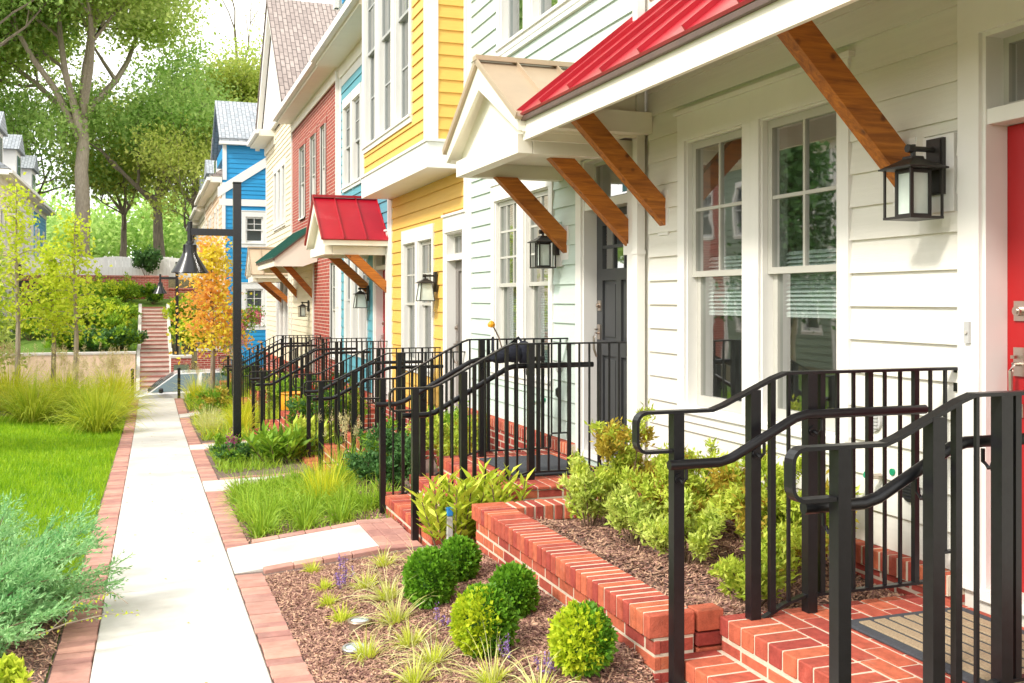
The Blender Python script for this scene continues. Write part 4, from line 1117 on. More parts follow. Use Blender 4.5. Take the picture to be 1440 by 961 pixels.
# ------------------------------------------------------------------ doormats & wall fittings
mt = thing('doormat', (3.1, 3.2, -1.38), 'striped coir doormat with dark rubber rim before the red door', 'doormat', 'doormats on the stoops')
b = MB(); b.cbox(2.78, 3.42, 2.8, 3.66, -1.383, -1.371, .003); b.build('rim', M['rubber'], mt)
b = MB()
for k in range(7): b.cbox(2.835+.078*k, 2.89+.078*k, 2.85, 3.61, -1.372, -1.364, .002)
b.build('coir_strip', M['coir'], mt)
mt = thing('doormat', (2.98, 7.85, -1.38), 'plain dark grey doormat on the mint house stoop', 'doormat', 'doormats on the stoops')
b = MB(); b.cbox(2.68, 3.35, 7.5, 8.45, -1.383, -1.368, .004); b.build('mat', M['rubber'], mt)
b = MB(); b.cbox(2.72, 3.31, 7.55, 8.4, -1.369, -1.364, .002); b.build('pile', M['rubber'], mt)
def spigot(u, z, label):
    fr = F36; t = thing('garden_tap', (D-.05, u, z), label, 'tap', 'taps on the house walls')
    b = MB(); b.tube([fr(u, .01, z), fr(u, .09, z)], .014, 10); b.tube([fr(u, .075, z), fr(u, .1, z-.02), fr(u, .105, z-.055)], .013, 10); b.lathe(fr(u, .02, z), [(.03, -.005), (.03, .005)], 10); b.build('body', M['nickel'], t, smooth=True)
    b = MB(); b.tube([fr(u, .09, z+.004), fr(u, .118, z+.014)], .02, 10); b.build('wheel', M['green_plastic'], t)
    b = MB(); b.tube([fr(u-.09, .012, z+.035), fr(u-.09, .03, z+.035)], .018, 12); b.build('valve_cap', M['green_plastic'], t)
spigot(4.38, -.915, 'brass garden tap with green wheel on the nearest white wall')
spigot(9.3, -1.0, 'garden tap on the pale mint wall behind the railing')
def roundvent(u, z, r, mat, label, nm='wall_vent'):
    fr = F36; t = thing(nm, (D-.03, u, z), label, 'vent', 'round fittings on the house walls')
    b = MB(); b.tube([fr(u, .008, z), fr(u, .035, z)], r, 18); b.build('flange', M[mat], t)
    b = MB()
    for k in range(-2, 3): b.fbox(fr, u-r*.7, u+r*.7, .034, .044, z+k*r*.3-.004, z+k*r*.3+.004)
    b.build('grille', M[mat], t)
roundvent(4.16, -.955, .055, 'plastic_black', 'round black vent beside the green tap on the nearest wall')
roundvent(4.43, -.63, .06, 'grey_plastic', 'round grey vent above the green tap on the nearest wall')
roundvent(8.82, -.62, .06, 'grey_plastic', 'round grey fitting left of the dark grey door')
roundvent(8.84, -.86, .045, 'plastic_black', 'small black vent below the grey fitting left of the dark grey door')
t = thing('door_bell', (D-.04, 3.76, -.16), 'small cream door bell on the white casing of the red door', 'door bell')
b = MB(); b.fbox(F36, 3.745, 3.775, .036, .05, -.2, -.1); b.build('plate', M['grey_plastic'], t); b = MB(); b.tube([F36(3.76, .05, -.15), F36(3.76, .058, -.15)], .009, 10); b.build('button', M['sash'], t)
# bag and artificial flower on the mint house railing
bg = thing('hanging_bag', (2.96, 8.6, -.45), 'dark navy bag slung over the mint house railing', 'bag')
b = MB()
for (cx, cy, cz, rx, ry, rz_) in ((3.02, 8.56, -.47, .12, .08, .085), (2.90, 8.54, -.50, .11, .07, .06), (3.13, 8.56, -.47, .075, .07, .11)):
    prof = [(0, -1), (.5, -.87), (.87, -.5), (1, 0), (.87, .5), (.5, .87), (0, 1)]
    n = 12
    vs = [(cx+rx*r*math.cos(2*PI*k/n), cy+ry*r*math.sin(2*PI*k/n), cz+rz_*zz) for r, zz in prof for k in range(n)]
    b.add(vs, [(i*n+k, i*n+(k+1) % n, (i+1)*n+(k+1) % n, (i+1)*n+k) for i in range(6) for k in range(n)])
b.build('sack', M['navy_cloth'], bg, smooth=True)
b = MB(); b.tube([(3.15, 8.56, -.42), (3.1, 8.62, -.335), (3.04, 8.68, -.4), (3.02, 8.7, -.55)], .012, 6); b.tube([(2.84, 8.55, -.48), (2.86, 8.62, -.335), (2.88, 8.69, -.45)], .012, 6); b.build('strap', M['navy_cloth'], bg)
fl = thing('flower', (2.9, 8.6, -.33), 'single orange flower on a thin stem above the dark bag', 'flower')
b = MB(); b.tube([(2.93, 8.58, -.42), (2.9, 8.57, -.33), (2.86, 8.56, -.26), (2.83, 8.55, -.22)], .006, 6); b.build('stem', M['twig'], fl)
b = MB(); b.lathe((2.825, 8.55, -.225), [(0, -.02), (.03, -.012), (.036, .01), (.02, .035), (0, .045)], 9); b.build('bloom', M['orange'], fl)
# markers, ground lights
mk = thing('marker_post', (1.915, 6.7, -1.7), 'short grey marker post with bright blue top in front of the leafy plant', 'marker post')
b = MB(); b.cbox(1.895, 1.935, 6.685, 6.725, -1.8, -1.47, .004); b.build('post', M['grey_plastic'], mk); b = MB(); b.cbox(1.893, 1.937, 6.683, 6.727, -1.468, -1.41, .006); b.build('cap', M['blue_plastic'], mk)
gl_ = None
for px_, py_, lab in ((1.06, 5.47, 'raised round ground light with metal rim in the mulch, behind the other'), (.97, 5.13, 'round ground light lying lower in the mulch, nearer the camera')):
    z = h(px_, py_)
    t = thing('ground_light', (px_, py_, z), lab, 'ground light', 'round lights set in the mulch')
    b = MB(); up = .045 if gl_ is None else .02
    b.lathe((px_, py_, z), [(.055, -.03), (.058, up-.01), (.064, up-.008), (.066, up), (.062, up+.006), (.05, up+.006), (.048, up)], 28); b.build('rim', M['steel'] if gl_ else P('bronze_rim', (.35, .27, .2), .4, metal=.7), t, smooth=True)
    b = MB(); b.lathe((px_, py_, z), [(.049, up+.001), (.03, up+.006), (0, up+.008)], 24); b.build('lens', P('lens', (.45, .55, .62), .1, coat=.5), t, smooth=True)
    gl_ = t
# yellow pot, small pumpkin by the stoops
pt = thing('flower_pot', (2.55, 18.1, -1.9), 'round orange yellow glazed pot between the railings near the teal house', 'pot')
b = MB(); b.lathe((2.35, 18.2, -2.06), [(0, 0), (.14, 0), (.22, .12), (.24, .26), (.2, .40), (.22, .43), (.2, .44), (.17, .4), (0, .38)], 20); b.build('vase', M['orange'], pt, smooth=True)

# ------------------------------------------------------------------ beyond the street
def flight(x0, x1, y0, z0, n, run, rise_, label, rail=True):
    t = thing('garden_steps', ((x0+x1)/2, y0, z0), label, 'steps', 'flights of steps beyond the street')
    b = MB(); q = MB()
    for i in range(n):
        b.box(x0, x1, y0+run*i, y0+run*(i+1), z0-1, z0+rise_*(i+1)-.045); q.box(x0, x1, y0+run*i-.02, y0+run*(i+1)-.021, z0+rise_*(i+1)-.045, z0+rise_*(i+1))
    b.build('riser', P('step_riser', (.72, .64, .56), .85, var=.08), t); q.build('tread', P('step_tread', (.36, .15, .12), .8, var=.15), t)
    e = MB(); yl = y0+run*n; zl = z0+rise_*n
    for x in (x0-.12, x1+.001):
        e.prism([(x, y0-.05, z0-.6), (x, y0-.05, z0+.12), (x, yl, zl+.12), (x, yl, z0-.6)], (.119, 0, 0))
    e.build('side_wall', M['concrete'], t)
    if rail:
        for x in (x0-.06, x1+.06):
            r = MB(); r.tube([(x, y0-.1, z0+.85), (x, yl, zl+.95)], .022, 6); r.build('handrail', M['sash'], t)
            for yy, zz in ((y0-.02, z0), (yl-.1, zl)):
                r = MB(); r.tube([(x, yy, zz), (x, yy, zz+.9)], .022, 6); r.build('post', M['black_metal'], t)
    return t
flight(-.36, .62, 37.25, -3.28, 9, .26, .155, 'lower flight of pale steps with brick treads just across the street', rail=False)
flight(-.34, .60, 39.75, -1.9, 12, .36, .135, 'upper flight of pale steps climbing to the brick retaining wall', rail=False)
flight(-4.9, -3.9, 43, -2.35, 8, .4, .16, 'second flight of pale steps at the left edge of the slope', rail=False)
def wall_thing(x0, x1, y0, y1, z0, z1, mat, capm, label, name='retaining_wall', grp=None):
    t = thing(name, ((x0+x1)/2, (y0+y1)/2, z0), label, 'wall', grp)
    b = MB(); b.box(x0, x1, y0, y1, z0, z1); b.build('wall_body', M[mat], t); c = MB(); c.cbox(x0-.02, x1+.02, y0-.03, y1+.03, z1+.001, z1+.09, .01); c.build('coping', M[capm], t)
    return t
wall_thing(-9, -.5, 37.9, 38.1, -3.4, -1.88, 'peach_siding', 'concrete', 'low pale retaining wall along the far side of the street')
wall_thing(-12, .75, 48.7, 49.0, -1, 1.0, 'brick_far', 'brick_far', 'long red brick retaining wall across the top of the slope')
wall_thing(.76, 2.1, 48.7, 49.0, -1, .45, 'brick_far', 'brick_far', 'lower right section of the red brick wall behind the far lamp post')
bp = wall_thing(.66, 1.32, 37.0, 37.5, -3.4, -2.0, 'brick_wall', 'concrete', 'red brick pier with a small plaque at the foot of the steps', name='brick_pier')
b = MB(); b.box(.74, 1.24, 36.965, 36.985, -2.45, -2.22); b.build('plaque', P('plaque_bronze', (.12, .16, .10), .5), bp)
wall_thing(1.5, 2.6, 36.4, 36.6, -3.4, -1.75, 'brick_wall', 'concrete', 'red brick garden wall behind the autumn tree')
wall_thing(-9, -4.95, 40.6, 40.8, -3.4, -1.45, 'brick_wall', 'brick_far', 'short red brick wall at the left frame edge below a black fence')
fe = thing('metal_fence', (-6, 40.7, -1.4), 'black picket fence on the short brick wall at the left edge', 'fence')
b = MB(); b.box(-9, -4.97, 40.68, 40.72, -.55, -.5); b.box(-9, -4.97, 40.68, 40.72, -1.3, -1.25); b.build('rail', M['black_metal'], fe)
x = -8.9; b = MB()
while x < -4.95:
    b.box(x-.012, x+.012, 40.69, 40.71, -1.36, -.5); x += .11
o = b.build('picket', M['black_metal'], fe); 
wf = thing('board_fence', (-3, 51.5, 1), 'long white board fence on top of the brick wall below the trees', 'fence')
b = MB(); x = -14
while x < 3.2:
    b.box(x, x+.145, 51.4, 51.43, .9, 2.0+.04*math.sin(x*3)); x += .15
b.build('boards', M['fence_white'], wf)
for x in range(-14, 4, 2):
    b = MB(); b.box(x-.06, x+.06, 51.44, 51.56, .8, 2.05); b.build('post', M['fence_white'], wf)
for x, y, lab in ((-.42, 26.6, 'black handrail post left of the path end by the white car'), (.66, 26.7, 'black handrail post right of the path end by the white car')):
    t = thing('bollard', (x, y, -2.7), lab, 'post', 'black posts at the end of the footpath'); b = MB(); b.cbox(x-.035, x+.035, y-.035, y+.035, h(x, y)-.1, -1.72, .005); b.build('shaft', M['black_metal'], t); b = MB(); b.lathe((x, y, -1.719), [(.045, 0), (.045, .02), (.03, .04), (0, .05)], 10); b.build('cap', M['black_metal'], t)
# bicycle leaning by the fence, only its frame and wheels
def wheel_ring(mb, c, r, tr, ax='y', n=24, k=6):
    vs = []; fs = []
    for i in range(n):
        a = 2*PI*i/n
        for j in range(k):
            b_ = 2*PI*j/k; q = r+tr*math.cos(b_)
            p = (c[0]+q*math.cos(a), c[1]+tr*math.sin(b_), c[2]+q*math.sin(a)); vs.append(p)
    for i in range(n):
        for j in range(k): fs.append((i*k+j, i*k+(j+1) % k, ((i+1) % n)*k+(j+1) % k, ((i+1) % n)*k+j))
    mb.add(vs, fs)
# ------------------------------------------------------------------ white car
def car(x0, yc, z0, label):
    t = thing('parked_car', (x0+2.2, yc, z0), label, 'car')
    L = 4.4; W = 1.76
    low = [(0, .32), (.05, .55), (.14, .68), (.45, .76), (1.25, .88), (3.7, .95), (4.25, .9), (4.38, .7), (4.4, .35), (4.1, .2), (.2, .2)]
    b = MB()
    def loft(prof, y0, y1, ins):
        n = len(prof); cx = L/2
        ys = [(y0, ins), (y0+.08, 0), (y1-.08, 0), (y1, ins)]
        vs = [(x0+x+(cx-x)/cx*i*.5, yc+y, z0+z-(i*.5 if z > .5 else -i*.3)) for y, i in ys for x, z in prof]
        fs = [tuple(range(n)), tuple(range(3*n, 4*n))[::-1]]
        for a in range(3):
            for k in range(n): fs.append((a*n+k, a*n+(k+1) % n, (a+1)*n+(k+1) % n, (a+1)*n+k))
        b.add(vs, fs)
    loft(low, -W/2, W/2, .07)
    # cabin
    cab = [(1.2, .87), (1.95, 1.40), (3.2, 1.43), (4.0, .94)]
    n = 4; vs = [(x0+x, yc+s*(.8 if z < 1 else .6), z0+z) for s in (-1, 1) for x, z in cab]
    b.add(vs, [(0, 1, 2, 3), (7, 6, 5, 4), (0, 4, 5, 1), (1, 5, 6, 2), (2, 6, 7, 3)])
    b.build('body', M['car_paint'], t, smooth=True)
    def glass(q, nm):
        g = MB(); g.quad(*q); g.build(nm, M['car_glass'], t)
    e = .012
    lp = lambda a, c, k: tuple(a[i]+(c[i]-a[i])*k for i in range(3))
    def inset(q, dx, off):
        c = tuple(sum(p[i] for p in q)/4 for i in range(3)); return [tuple(lp(p, c, dx)[i]+off[i] for i in range(3)) for p in q]
    P8 = vs
    glass(inset([P8[0], P8[4], P8[5], P8[1]], .1, (-e, 0, e)), 'windscreen'); glass(inset([P8[2], P8[6], P8[7], P8[3]], .1, (e, 0, e)), 'rear_window')
    for s, i0 in ((-1, 0), (1, 4)):
        a, b_, c, d = P8[i0], P8[i0+1], P8[i0+2], P8[i0+3]
        m0 = lp(a, d, .48); m1 = lp(b_, c, .5)
        glass(inset([a, b_, m1, m0], .12, (0, s*e, 0)), 'side_window'); glass(inset([m0, m1, c, d], .12, (0, s*e, 0)), 'side_window')
    for x in (.85, 3.5):
        for s in (-1, 1):
            w = MB(); w.tube([(x0+x, yc+s*(W/2-.2), z0+.31), (x0+x, yc+s*(W/2+.005), z0+.31)], .31, 24); wo = w.build('wheel', M['tyre'], t, smooth=True)
            r = MB(); r.tube([(x0+x, yc+s*(W/2+.0), z0+.31), (x0+x, yc+s*(W/2+.012), z0+.31)], .2, 12); r.build('rim', M['steel'], wo)
    for s in (-1, 1):
        q = MB(); q.cbox(x0+.06, x0+.4, yc+s*.62-.16, yc+s*.62+.16, z0+.56, z0+.69, .03); q.build('headlight', M['car_glass'], t)
        q = MB(); q.cbox(x0+1.5, x0+1.62, yc+s*.98-.09, yc+s*.98+.09, z0+.9, z0+1.03, .03); q.build('mirror', M['plastic_black'], t)
    for yy in (-.35, .2):
        q = MB(); q.tube([(x0+1.22, yc+yy, z0+.92), (x0+1.6, yc+yy+.45, z0+1.2)], .012, 5); q.build('wiper', M['plastic_black'], t)
    return t
car(-1.3, 30.2, STREET+.005, 'white car parked across the end of the footpath')
# ------------------------------------------------------------------ vegetation
def unit(a): return a/np.maximum(1e-9, np.linalg.norm(a, axis=-1, keepdims=True))
def leaves(Pn, Dn, L, W, curl=.25, roll=1.):
    """one rhombic leaf per point, pointing along Dn; 2 quads folded along the midrib would double the count, so one bent quad"""
    n = len(Pn); Dn = unit(Dn)
    r = unit(RNG.normal(size=(n, 3))*roll+np.array([0, 0, 1.-min(1, roll)*.5]))
    S_ = unit(np.cross(Dn, r)); U = np.cross(S_, Dn)
    L = np.broadcast_to(np.asarray(L, float).reshape(-1, 1), (n, 1)); W = np.broadcast_to(np.asarray(W, float).reshape(-1, 1), (n, 1))
    m = Pn+Dn*L*.45+U*W*curl
    V = np.stack([Pn, m-S_*W*.5, Pn+Dn*L, m+S_*W*.5], 1).reshape(-1, 3)
    return V, np.arange(n*4).reshape(-1, 4)
def blades(B, D0, L, W, droop, nseg=4, tip=.12):
    """arching grass blades: B base points, D0 start directions"""
    n = len(B); D0 = unit(D0); L = np.asarray(L).reshape(-1, 1); W = np.asarray(W).reshape(-1, 1); droop = np.asarray(droop).reshape(-1, 1)
    side = unit(np.cross(D0, np.array([0, 0, 1.]))+RNG.normal(0, .25, (n, 3)))
    p = B.copy(); d = D0.copy(); rows = []
    for k in range(nseg+1):
        w = W*(1-(1-tip)*(k/nseg)**1.6)
        rows.append(np.stack([p-side*w/2, p+side*w/2], 1))
        p = p+d*L/nseg
        d = unit(d+np.array([0, 0, -1.])*droop*(k+1)/nseg)
    V = np.stack(rows, 1).reshape(-1, 3)
    base = np.arange(n)[:, None]*(2*(nseg+1)); F = []
    for k in range(nseg): F.append(np.concatenate([base+2*k, base+2*k+1, base+2*k+3, base+2*k+2], 1))
    return V, np.concatenate(F, 0)
def merge(parts):
    V = []; F = []; o = 0
    for v, f in parts: V.append(v); F.append(f+o); o += len(v)
    return np.concatenate(V), np.concatenate(F)
def sph(n): return unit(RNG.normal(size=(n, 3)))

LM = {}
LM['box'] = leaf_mat('boxwood_leaf', (.07, .21, .012), (.22, .46, .03), (.42, .6, .05), .35, nscale=14)
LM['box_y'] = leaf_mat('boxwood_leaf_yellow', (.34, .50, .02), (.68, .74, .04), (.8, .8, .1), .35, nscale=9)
LM['tuft'] = leaf_mat('variegated_blade', (.50, .52, .10), (.80, .78, .42), (.9, .87, .6), .3, nscale=12)
LM['tuft_g'] = leaf_mat('yellow_green_blade', (.44, .55, .03), (.78, .80, .12), None, .35, nscale=12)
LM['lilac'] = leaf_mat('lilac_floret', (.22, .12, .42), (.42, .28, .6), None, .3)
LM['azalea'] = leaf_mat('azalea_leaf', (.34, .48, .04), (.68, .74, .11), (.78, .50, .08), .35, nscale=5)
LM['azalea_b'] = leaf_mat('azalea_bronze', (.42, .28, .03), (.55, .45, .06), (.6, .20, .03), .35, nscale=5)
LM['azalea_pale'] = leaf_mat('azalea_pale', (.42, .55, .09), (.72, .78, .19), None, .35, nscale=5)
LM['leafy'] = leaf_mat('broad_yellow_leaf', (.40, .54, .03), (.76, .80, .10), (.78, .42, .06), .35, nscale=4)
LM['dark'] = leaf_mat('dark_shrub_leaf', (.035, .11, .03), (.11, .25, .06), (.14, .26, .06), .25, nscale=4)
LM['mid'] = leaf_mat('mid_green_leaf', (.12, .28, .02), (.34, .52, .04), (.52, .6, .07), .35, nscale=3)
LM['lirio'] = leaf_mat('liriope_blade', (.17, .34, .02), (.42, .58, .05), (.62, .66, .1), .3, nscale=5)
LM['ygrass'] = leaf_mat('yellow_grass_blade', (.48, .56, .02), (.80, .76, .06), (.84, .78, .2), .4, nscale=2.5)
LM['straw'] = leaf_mat('straw_plume', (.55, .46, .20), (.75, .66, .38), None, .35)
LM['misc'] = leaf_mat('fountain_grass_blade', (.22, .36, .02), (.66, .68, .06), (.78, .75, .2), .4, nscale=1.5)
LM['lawn'] = leaf_mat('lawn_blade', (.14, .34, .008), (.44, .64, .02), (.70, .72, .10), .4, nscale=2.2)
LM['juni'] = leaf_mat('juniper_spray', (.13, .38, .12), (.47, .74, .34), (.66, .85, .52), .38, nscale=3)
LM['tree_a'] = leaf_mat('tree_leaf_light', (.42, .58, .12), (.76, .86, .28), (.85, .88, .34), .64, nscale=.35)
LM['tree_b'] = leaf_mat('tree_leaf_mid', (.30, .52, .12), (.62, .80, .26), (.74, .82, .28), .64, nscale=.35)
LM['tree_c'] = leaf_mat('tree_leaf_olive', (.42, .54, .10), (.74, .78, .2), (.8, .68, .26), .64, nscale=.35)
LM['lime'] = leaf_mat('lime_tree_leaf', (.46, .62, .03), (.80, .86, .09), (.86, .72, .08), .58, nscale=1.2)
LM['autumn'] = leaf_mat('autumn_leaf', (.90, .62, .06), (.92, .46, .16), (.80, .14, .08), .55, nscale=1.0)
LM['autumn_y'] = leaf_mat('autumn_leaf_yellow', (.86, .76, .05), (.92, .80, .12), None, .5, nscale=1.0)
LM['pink'] = leaf_mat('pink_petal', (.75, .12, .22), (.85, .32, .40), None, .4)
LM['plum'] = leaf_mat('plum_floret', (.28, .02, .14), (.45, .06, .25), None, .3)
LM['red'] = leaf_mat('red_petal', (.6, .02, .02), (.75, .05, .04), None, .3)

# ---- lawn blades (nobody could count them)
def lawn_patch(n, x0, x1, y0, y1, name='lawn_grass', Lm=(.05, .10), zf=h, den=None):
    X = x1-(x1-x0)*RNG.random(n)**1.0; Y = y0+(y1-y0)*RNG.random(n)**1.4
    # keep off the juniper corner
    B = np.stack([X, Y, np.array([zf(a, b) for a, b in zip(X, Y)])-.012], 1)
    ok = ~((B[:, 1] < 6.5) & (B[:, 0] > -1.55)); B = B[ok]; X = X[ok]; Y = Y[ok]; n = len(B)
    V, F = blades(B, RNG.normal(0, .38, (n, 3))+np.array([0, 0, 1.]), RNG.uniform(*Lm, n), RNG.uniform(.0035, .0065, n)*(1+.07*(Y-5)), RNG.uniform(.05, .5, n), nseg=2)
    return tag(np_mesh(name, V, F, LM['lawn']), kind='stuff')
lawn_patch(170000, -4.6, -.475, 4.6, 21.5)
lawn_patch(9000, -3.6, -.5, 40, 46, 'hill_grass', (.10, .2))

n = 46; X = RNG.uniform(-.25, .52, n); Y = RNG.uniform(4.9, 24, n); P_ = np.stack([X, Y, np.array([zs(b) for b in Y])+.016], 1)
V, F = leaves(P_, np.stack([RNG.normal(size=n), RNG.normal(size=n), np.zeros(n)], 1), RNG.uniform(.02, .04, n), RNG.uniform(.01, .018, n), roll=.2); tag(np_mesh('fallen_leaves', V, F, LM['azalea_b']), kind='stuff')
# ---- boxwood balls
def boxwood(x, y, r, hh, label, yellow=0.):
    z = h(x, y)
    t = thing('boxwood_ball', (x, y, z), label, 'shrub', 'clipped boxwood balls in the mulch bed')
    st = MB(); st.tube([(x, y, z-.03), (x+.005, y, z+hh*.5)], .012, 6); st.build('stem', M['twig'], t)
    n = int(6400*(r/.16)**2)
    d = sph(n); nz = np.array([mnoise.noise(Vector(v)*3.2+Vector((x*9, y*9, 0)))+.7*mnoise.noise(Vector(v)*8+Vector((x*9, y*3, 0))) for v in d])
    rad = (1+.15*nz)*(1-.28*RNG.random(n)**1.5)*np.where(RNG.random(n) < .025, 1.1, 1.)
    C_ = np.array([x, y, z+hh*.52]); P_ = C_+d*rad[:, None]*np.array([r, r, hh*.52])
    dirs = d+RNG.normal(0, .55, (n, 3))+np.array([0, 0, .35])
    lw = RNG.uniform(.013, .024, n)
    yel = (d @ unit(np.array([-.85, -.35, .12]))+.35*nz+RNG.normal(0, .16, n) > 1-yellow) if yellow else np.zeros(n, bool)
    V, F = leaves(P_[~yel], dirs[~yel], lw[~yel]*1.5, lw[~yel]); np_mesh('foliage', V, F, LM['box'], t)
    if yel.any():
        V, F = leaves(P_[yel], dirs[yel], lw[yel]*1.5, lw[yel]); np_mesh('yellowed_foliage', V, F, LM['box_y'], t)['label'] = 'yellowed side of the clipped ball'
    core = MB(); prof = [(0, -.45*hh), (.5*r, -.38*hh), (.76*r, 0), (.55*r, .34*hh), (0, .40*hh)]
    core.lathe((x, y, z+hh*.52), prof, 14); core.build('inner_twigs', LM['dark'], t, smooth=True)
boxwood(1.47, 5.55, .132, .30, 'round green boxwood ball in front of the smaller one beside the marker post')
boxwood(1.74, 5.88, .112, .24, 'smaller round green boxwood ball just behind, nearest to the stoop step')
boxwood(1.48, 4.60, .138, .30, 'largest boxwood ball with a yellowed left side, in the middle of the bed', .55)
boxwood(1.77, 5.0, .112, .25, 'plain green boxwood ball right against the planter wall')
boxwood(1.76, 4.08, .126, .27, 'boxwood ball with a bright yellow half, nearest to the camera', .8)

# ---- variegated tufts
def tuft(x, y, L, n, label, mat='tuft', spread=.9, w=.007, zf=h, name='grass_tuft', cat='grass tuft', group='pale grass tufts in the mulch bed', droop=1.0, rad=.025, plume=0):
    z = zf(x, y)
    t = thing(name, (x, y, z), label, cat, group)
    a = RNG.uniform(0, 2*PI, n); q = np.abs(RNG.normal(0, spread, n)).clip(.05, 2.6)
    D_ = np.stack([np.cos(a)*q, np.sin(a)*q, np.ones(n)], 1)
    B = np.array([x, y, z])+np.stack([np.cos(a)*rad*RNG.random(n), np.sin(a)*rad*RNG.random(n), np.full(n, -.01)], 1)
    V, F = blades(B, D_, L*RNG.uniform(.55, 1.1, n), w*RNG.uniform(.7, 1.2, n), droop*RNG.uniform(.2, 1.0, n), nseg=5)
    np_mesh('blades', V, F, LM[mat], t)
    if plume:
        m = plume; a = RNG.uniform(0, 2*PI, m); q = np.abs(RNG.normal(0, spread*.7, m))
        tip = np.array([x, y, z])+np.stack([np.cos(a)*q*L*.6, np.sin(a)*q*L*.6, L*RNG.uniform(.85, 1.2, m)], 1)
        k = 26; P_ = np.repeat(tip, k, 0)+RNG.normal(0, 1, (m*k, 3))*np.array([.012, .012, .05])*L
        V, F = leaves(P_, RNG.normal(0, .6, (m*k, 3))+np.array([0, 0, 1]), .05*L, .008*L); np_mesh('plume_sprays', V, F, LM['straw'], t)
    return t
TUFTS = [(1.03, 6.97, .13, 60, 'small yellow green tuft at the far left corner of the mulch bed', 'tuft_g'),
 (1.02, 6.40, .12, 60, 'small yellow green tuft second in the row along the brick border', 'tuft_g'),
 (.99, 6.05, .12, 70, 'small yellow green tuft third in the row along the brick border', 'tuft_g'),
 (1.0, 5.66, .15, 60, 'yellow green tuft just behind the raised ground light', 'tuft_g'),
 (1.0, 4.98, .16, 70, 'pale yellow tuft just in front of the lower ground light', 'tuft'),
 (1.24, 5.40, .26, 90, 'wide straw coloured tuft right of the raised ground light', 'tuft'),
 (1.30, 5.85, .26, 90, 'wide pale tuft left of the round green boxwood ball', 'tuft'),
 (1.22, 4.98, .20, 60, 'yellow green tuft left of the half yellow large boxwood', 'tuft'),
 (1.25, 4.66, .24, 90, 'pale spiky tuft in front of the large boxwood', 'tuft'),
 (1.12, 4.48, .2, 60, 'pale tuft low at the bottom edge of the picture', 'tuft'),
 (1.40, 4.22, .24, 90, 'straw coloured tuft at the bottom edge between the two yellowed boxwoods', 'tuft'),
 (1.62, 6.35, .22, 60, 'pale tuft between the walk and the boxwood balls', 'tuft'),
 (1.24, 6.2, .2, 60, 'pale tuft beside the purple salvia in the bed', 'tuft'),
 (1.53, 3.99, .22, 70, 'pale tuft partly cut by the bottom edge, nearest the planter wall', 'tuft'),
 (1.44, 6.62, .2, 50, 'pale tuft close to the end of the concrete walk', 'tuft')]
for x, y, L, n, lab, mt_ in TUFTS:
    o = tuft(x, y, L*(.85 if mt_ == 'tuft_g' else 1.15), n*2 if mt_ == 'tuft_g' else n, lab, mt_, spread=.75 if mt_ == 'tuft_g' else 2.4, droop=.9)
    if mt_ == 'tuft':
        m = 110; a = RNG.uniform(0, 2*PI, m); q = np.abs(RNG.normal(0, .7, m)); z = h(x, y)
        B = np.array([x, y, z-.01])+np.stack([np.cos(a), np.sin(a), np.zeros(m)], 1)*(.04*RNG.random(m))[:, None]
        V, F = blades(B, np.stack([np.cos(a)*q, np.sin(a)*q, np.ones(m)], 1), RNG.uniform(.06, .13, m), .007, RNG.uniform(.2, .8, m)); np_mesh('young_blades', V, F, LM['tuft_g'], o)
def salvia(x, y, n, label):
    z = h(x, y); t = thing('purple_salvia', (x, y, z), label, 'flower', 'purple flower spikes in the mulch bed')
    S_ = MB(); Ps = []
    for k in range(n):
        a = random.uniform(0, 2*PI); r = random.uniform(0, .05); b = (x+r*math.cos(a), y+r*math.sin(a)); hh = random.uniform(.07, .14); lx, ly = r*math.cos(a)*.8, r*math.sin(a)*.8
        S_.tube([(b[0], b[1], z-.01), (b[0]+lx, b[1]+ly, z+hh)], .0016, 4)
        m = 26; s_ = RNG.uniform(.3, 1, m)
        Ps.append(np.stack([b[0]+lx*s_, b[1]+ly*s_, z+hh*s_], 1)+RNG.normal(0, .005, (m, 3)))
    S_.build('stem', M['twig'], t); P_ = np.concatenate(Ps); V, F = leaves(P_, RNG.normal(size=(len(P_), 3)), .012, .008); np_mesh('blossom', V, F, LM['lilac'], t)
for x, y, n, lab in [(1.12, 6.3, 9, 'purple salvia clump between the small yellow tufts'), (1.4, 5.13, 4, 'purple flower spikes in the straw tufts'), (1.56, 4.42, 5, 'purple flower spikes in front of the large half yellow boxwood'), (1.62, 4.12, 7, 'purple salvia left of the nearest boxwood ball'), (1.2, 6.75, 4, 'few purple spikes near the edge of the concrete walk')]: salvia(x, y, n, lab)

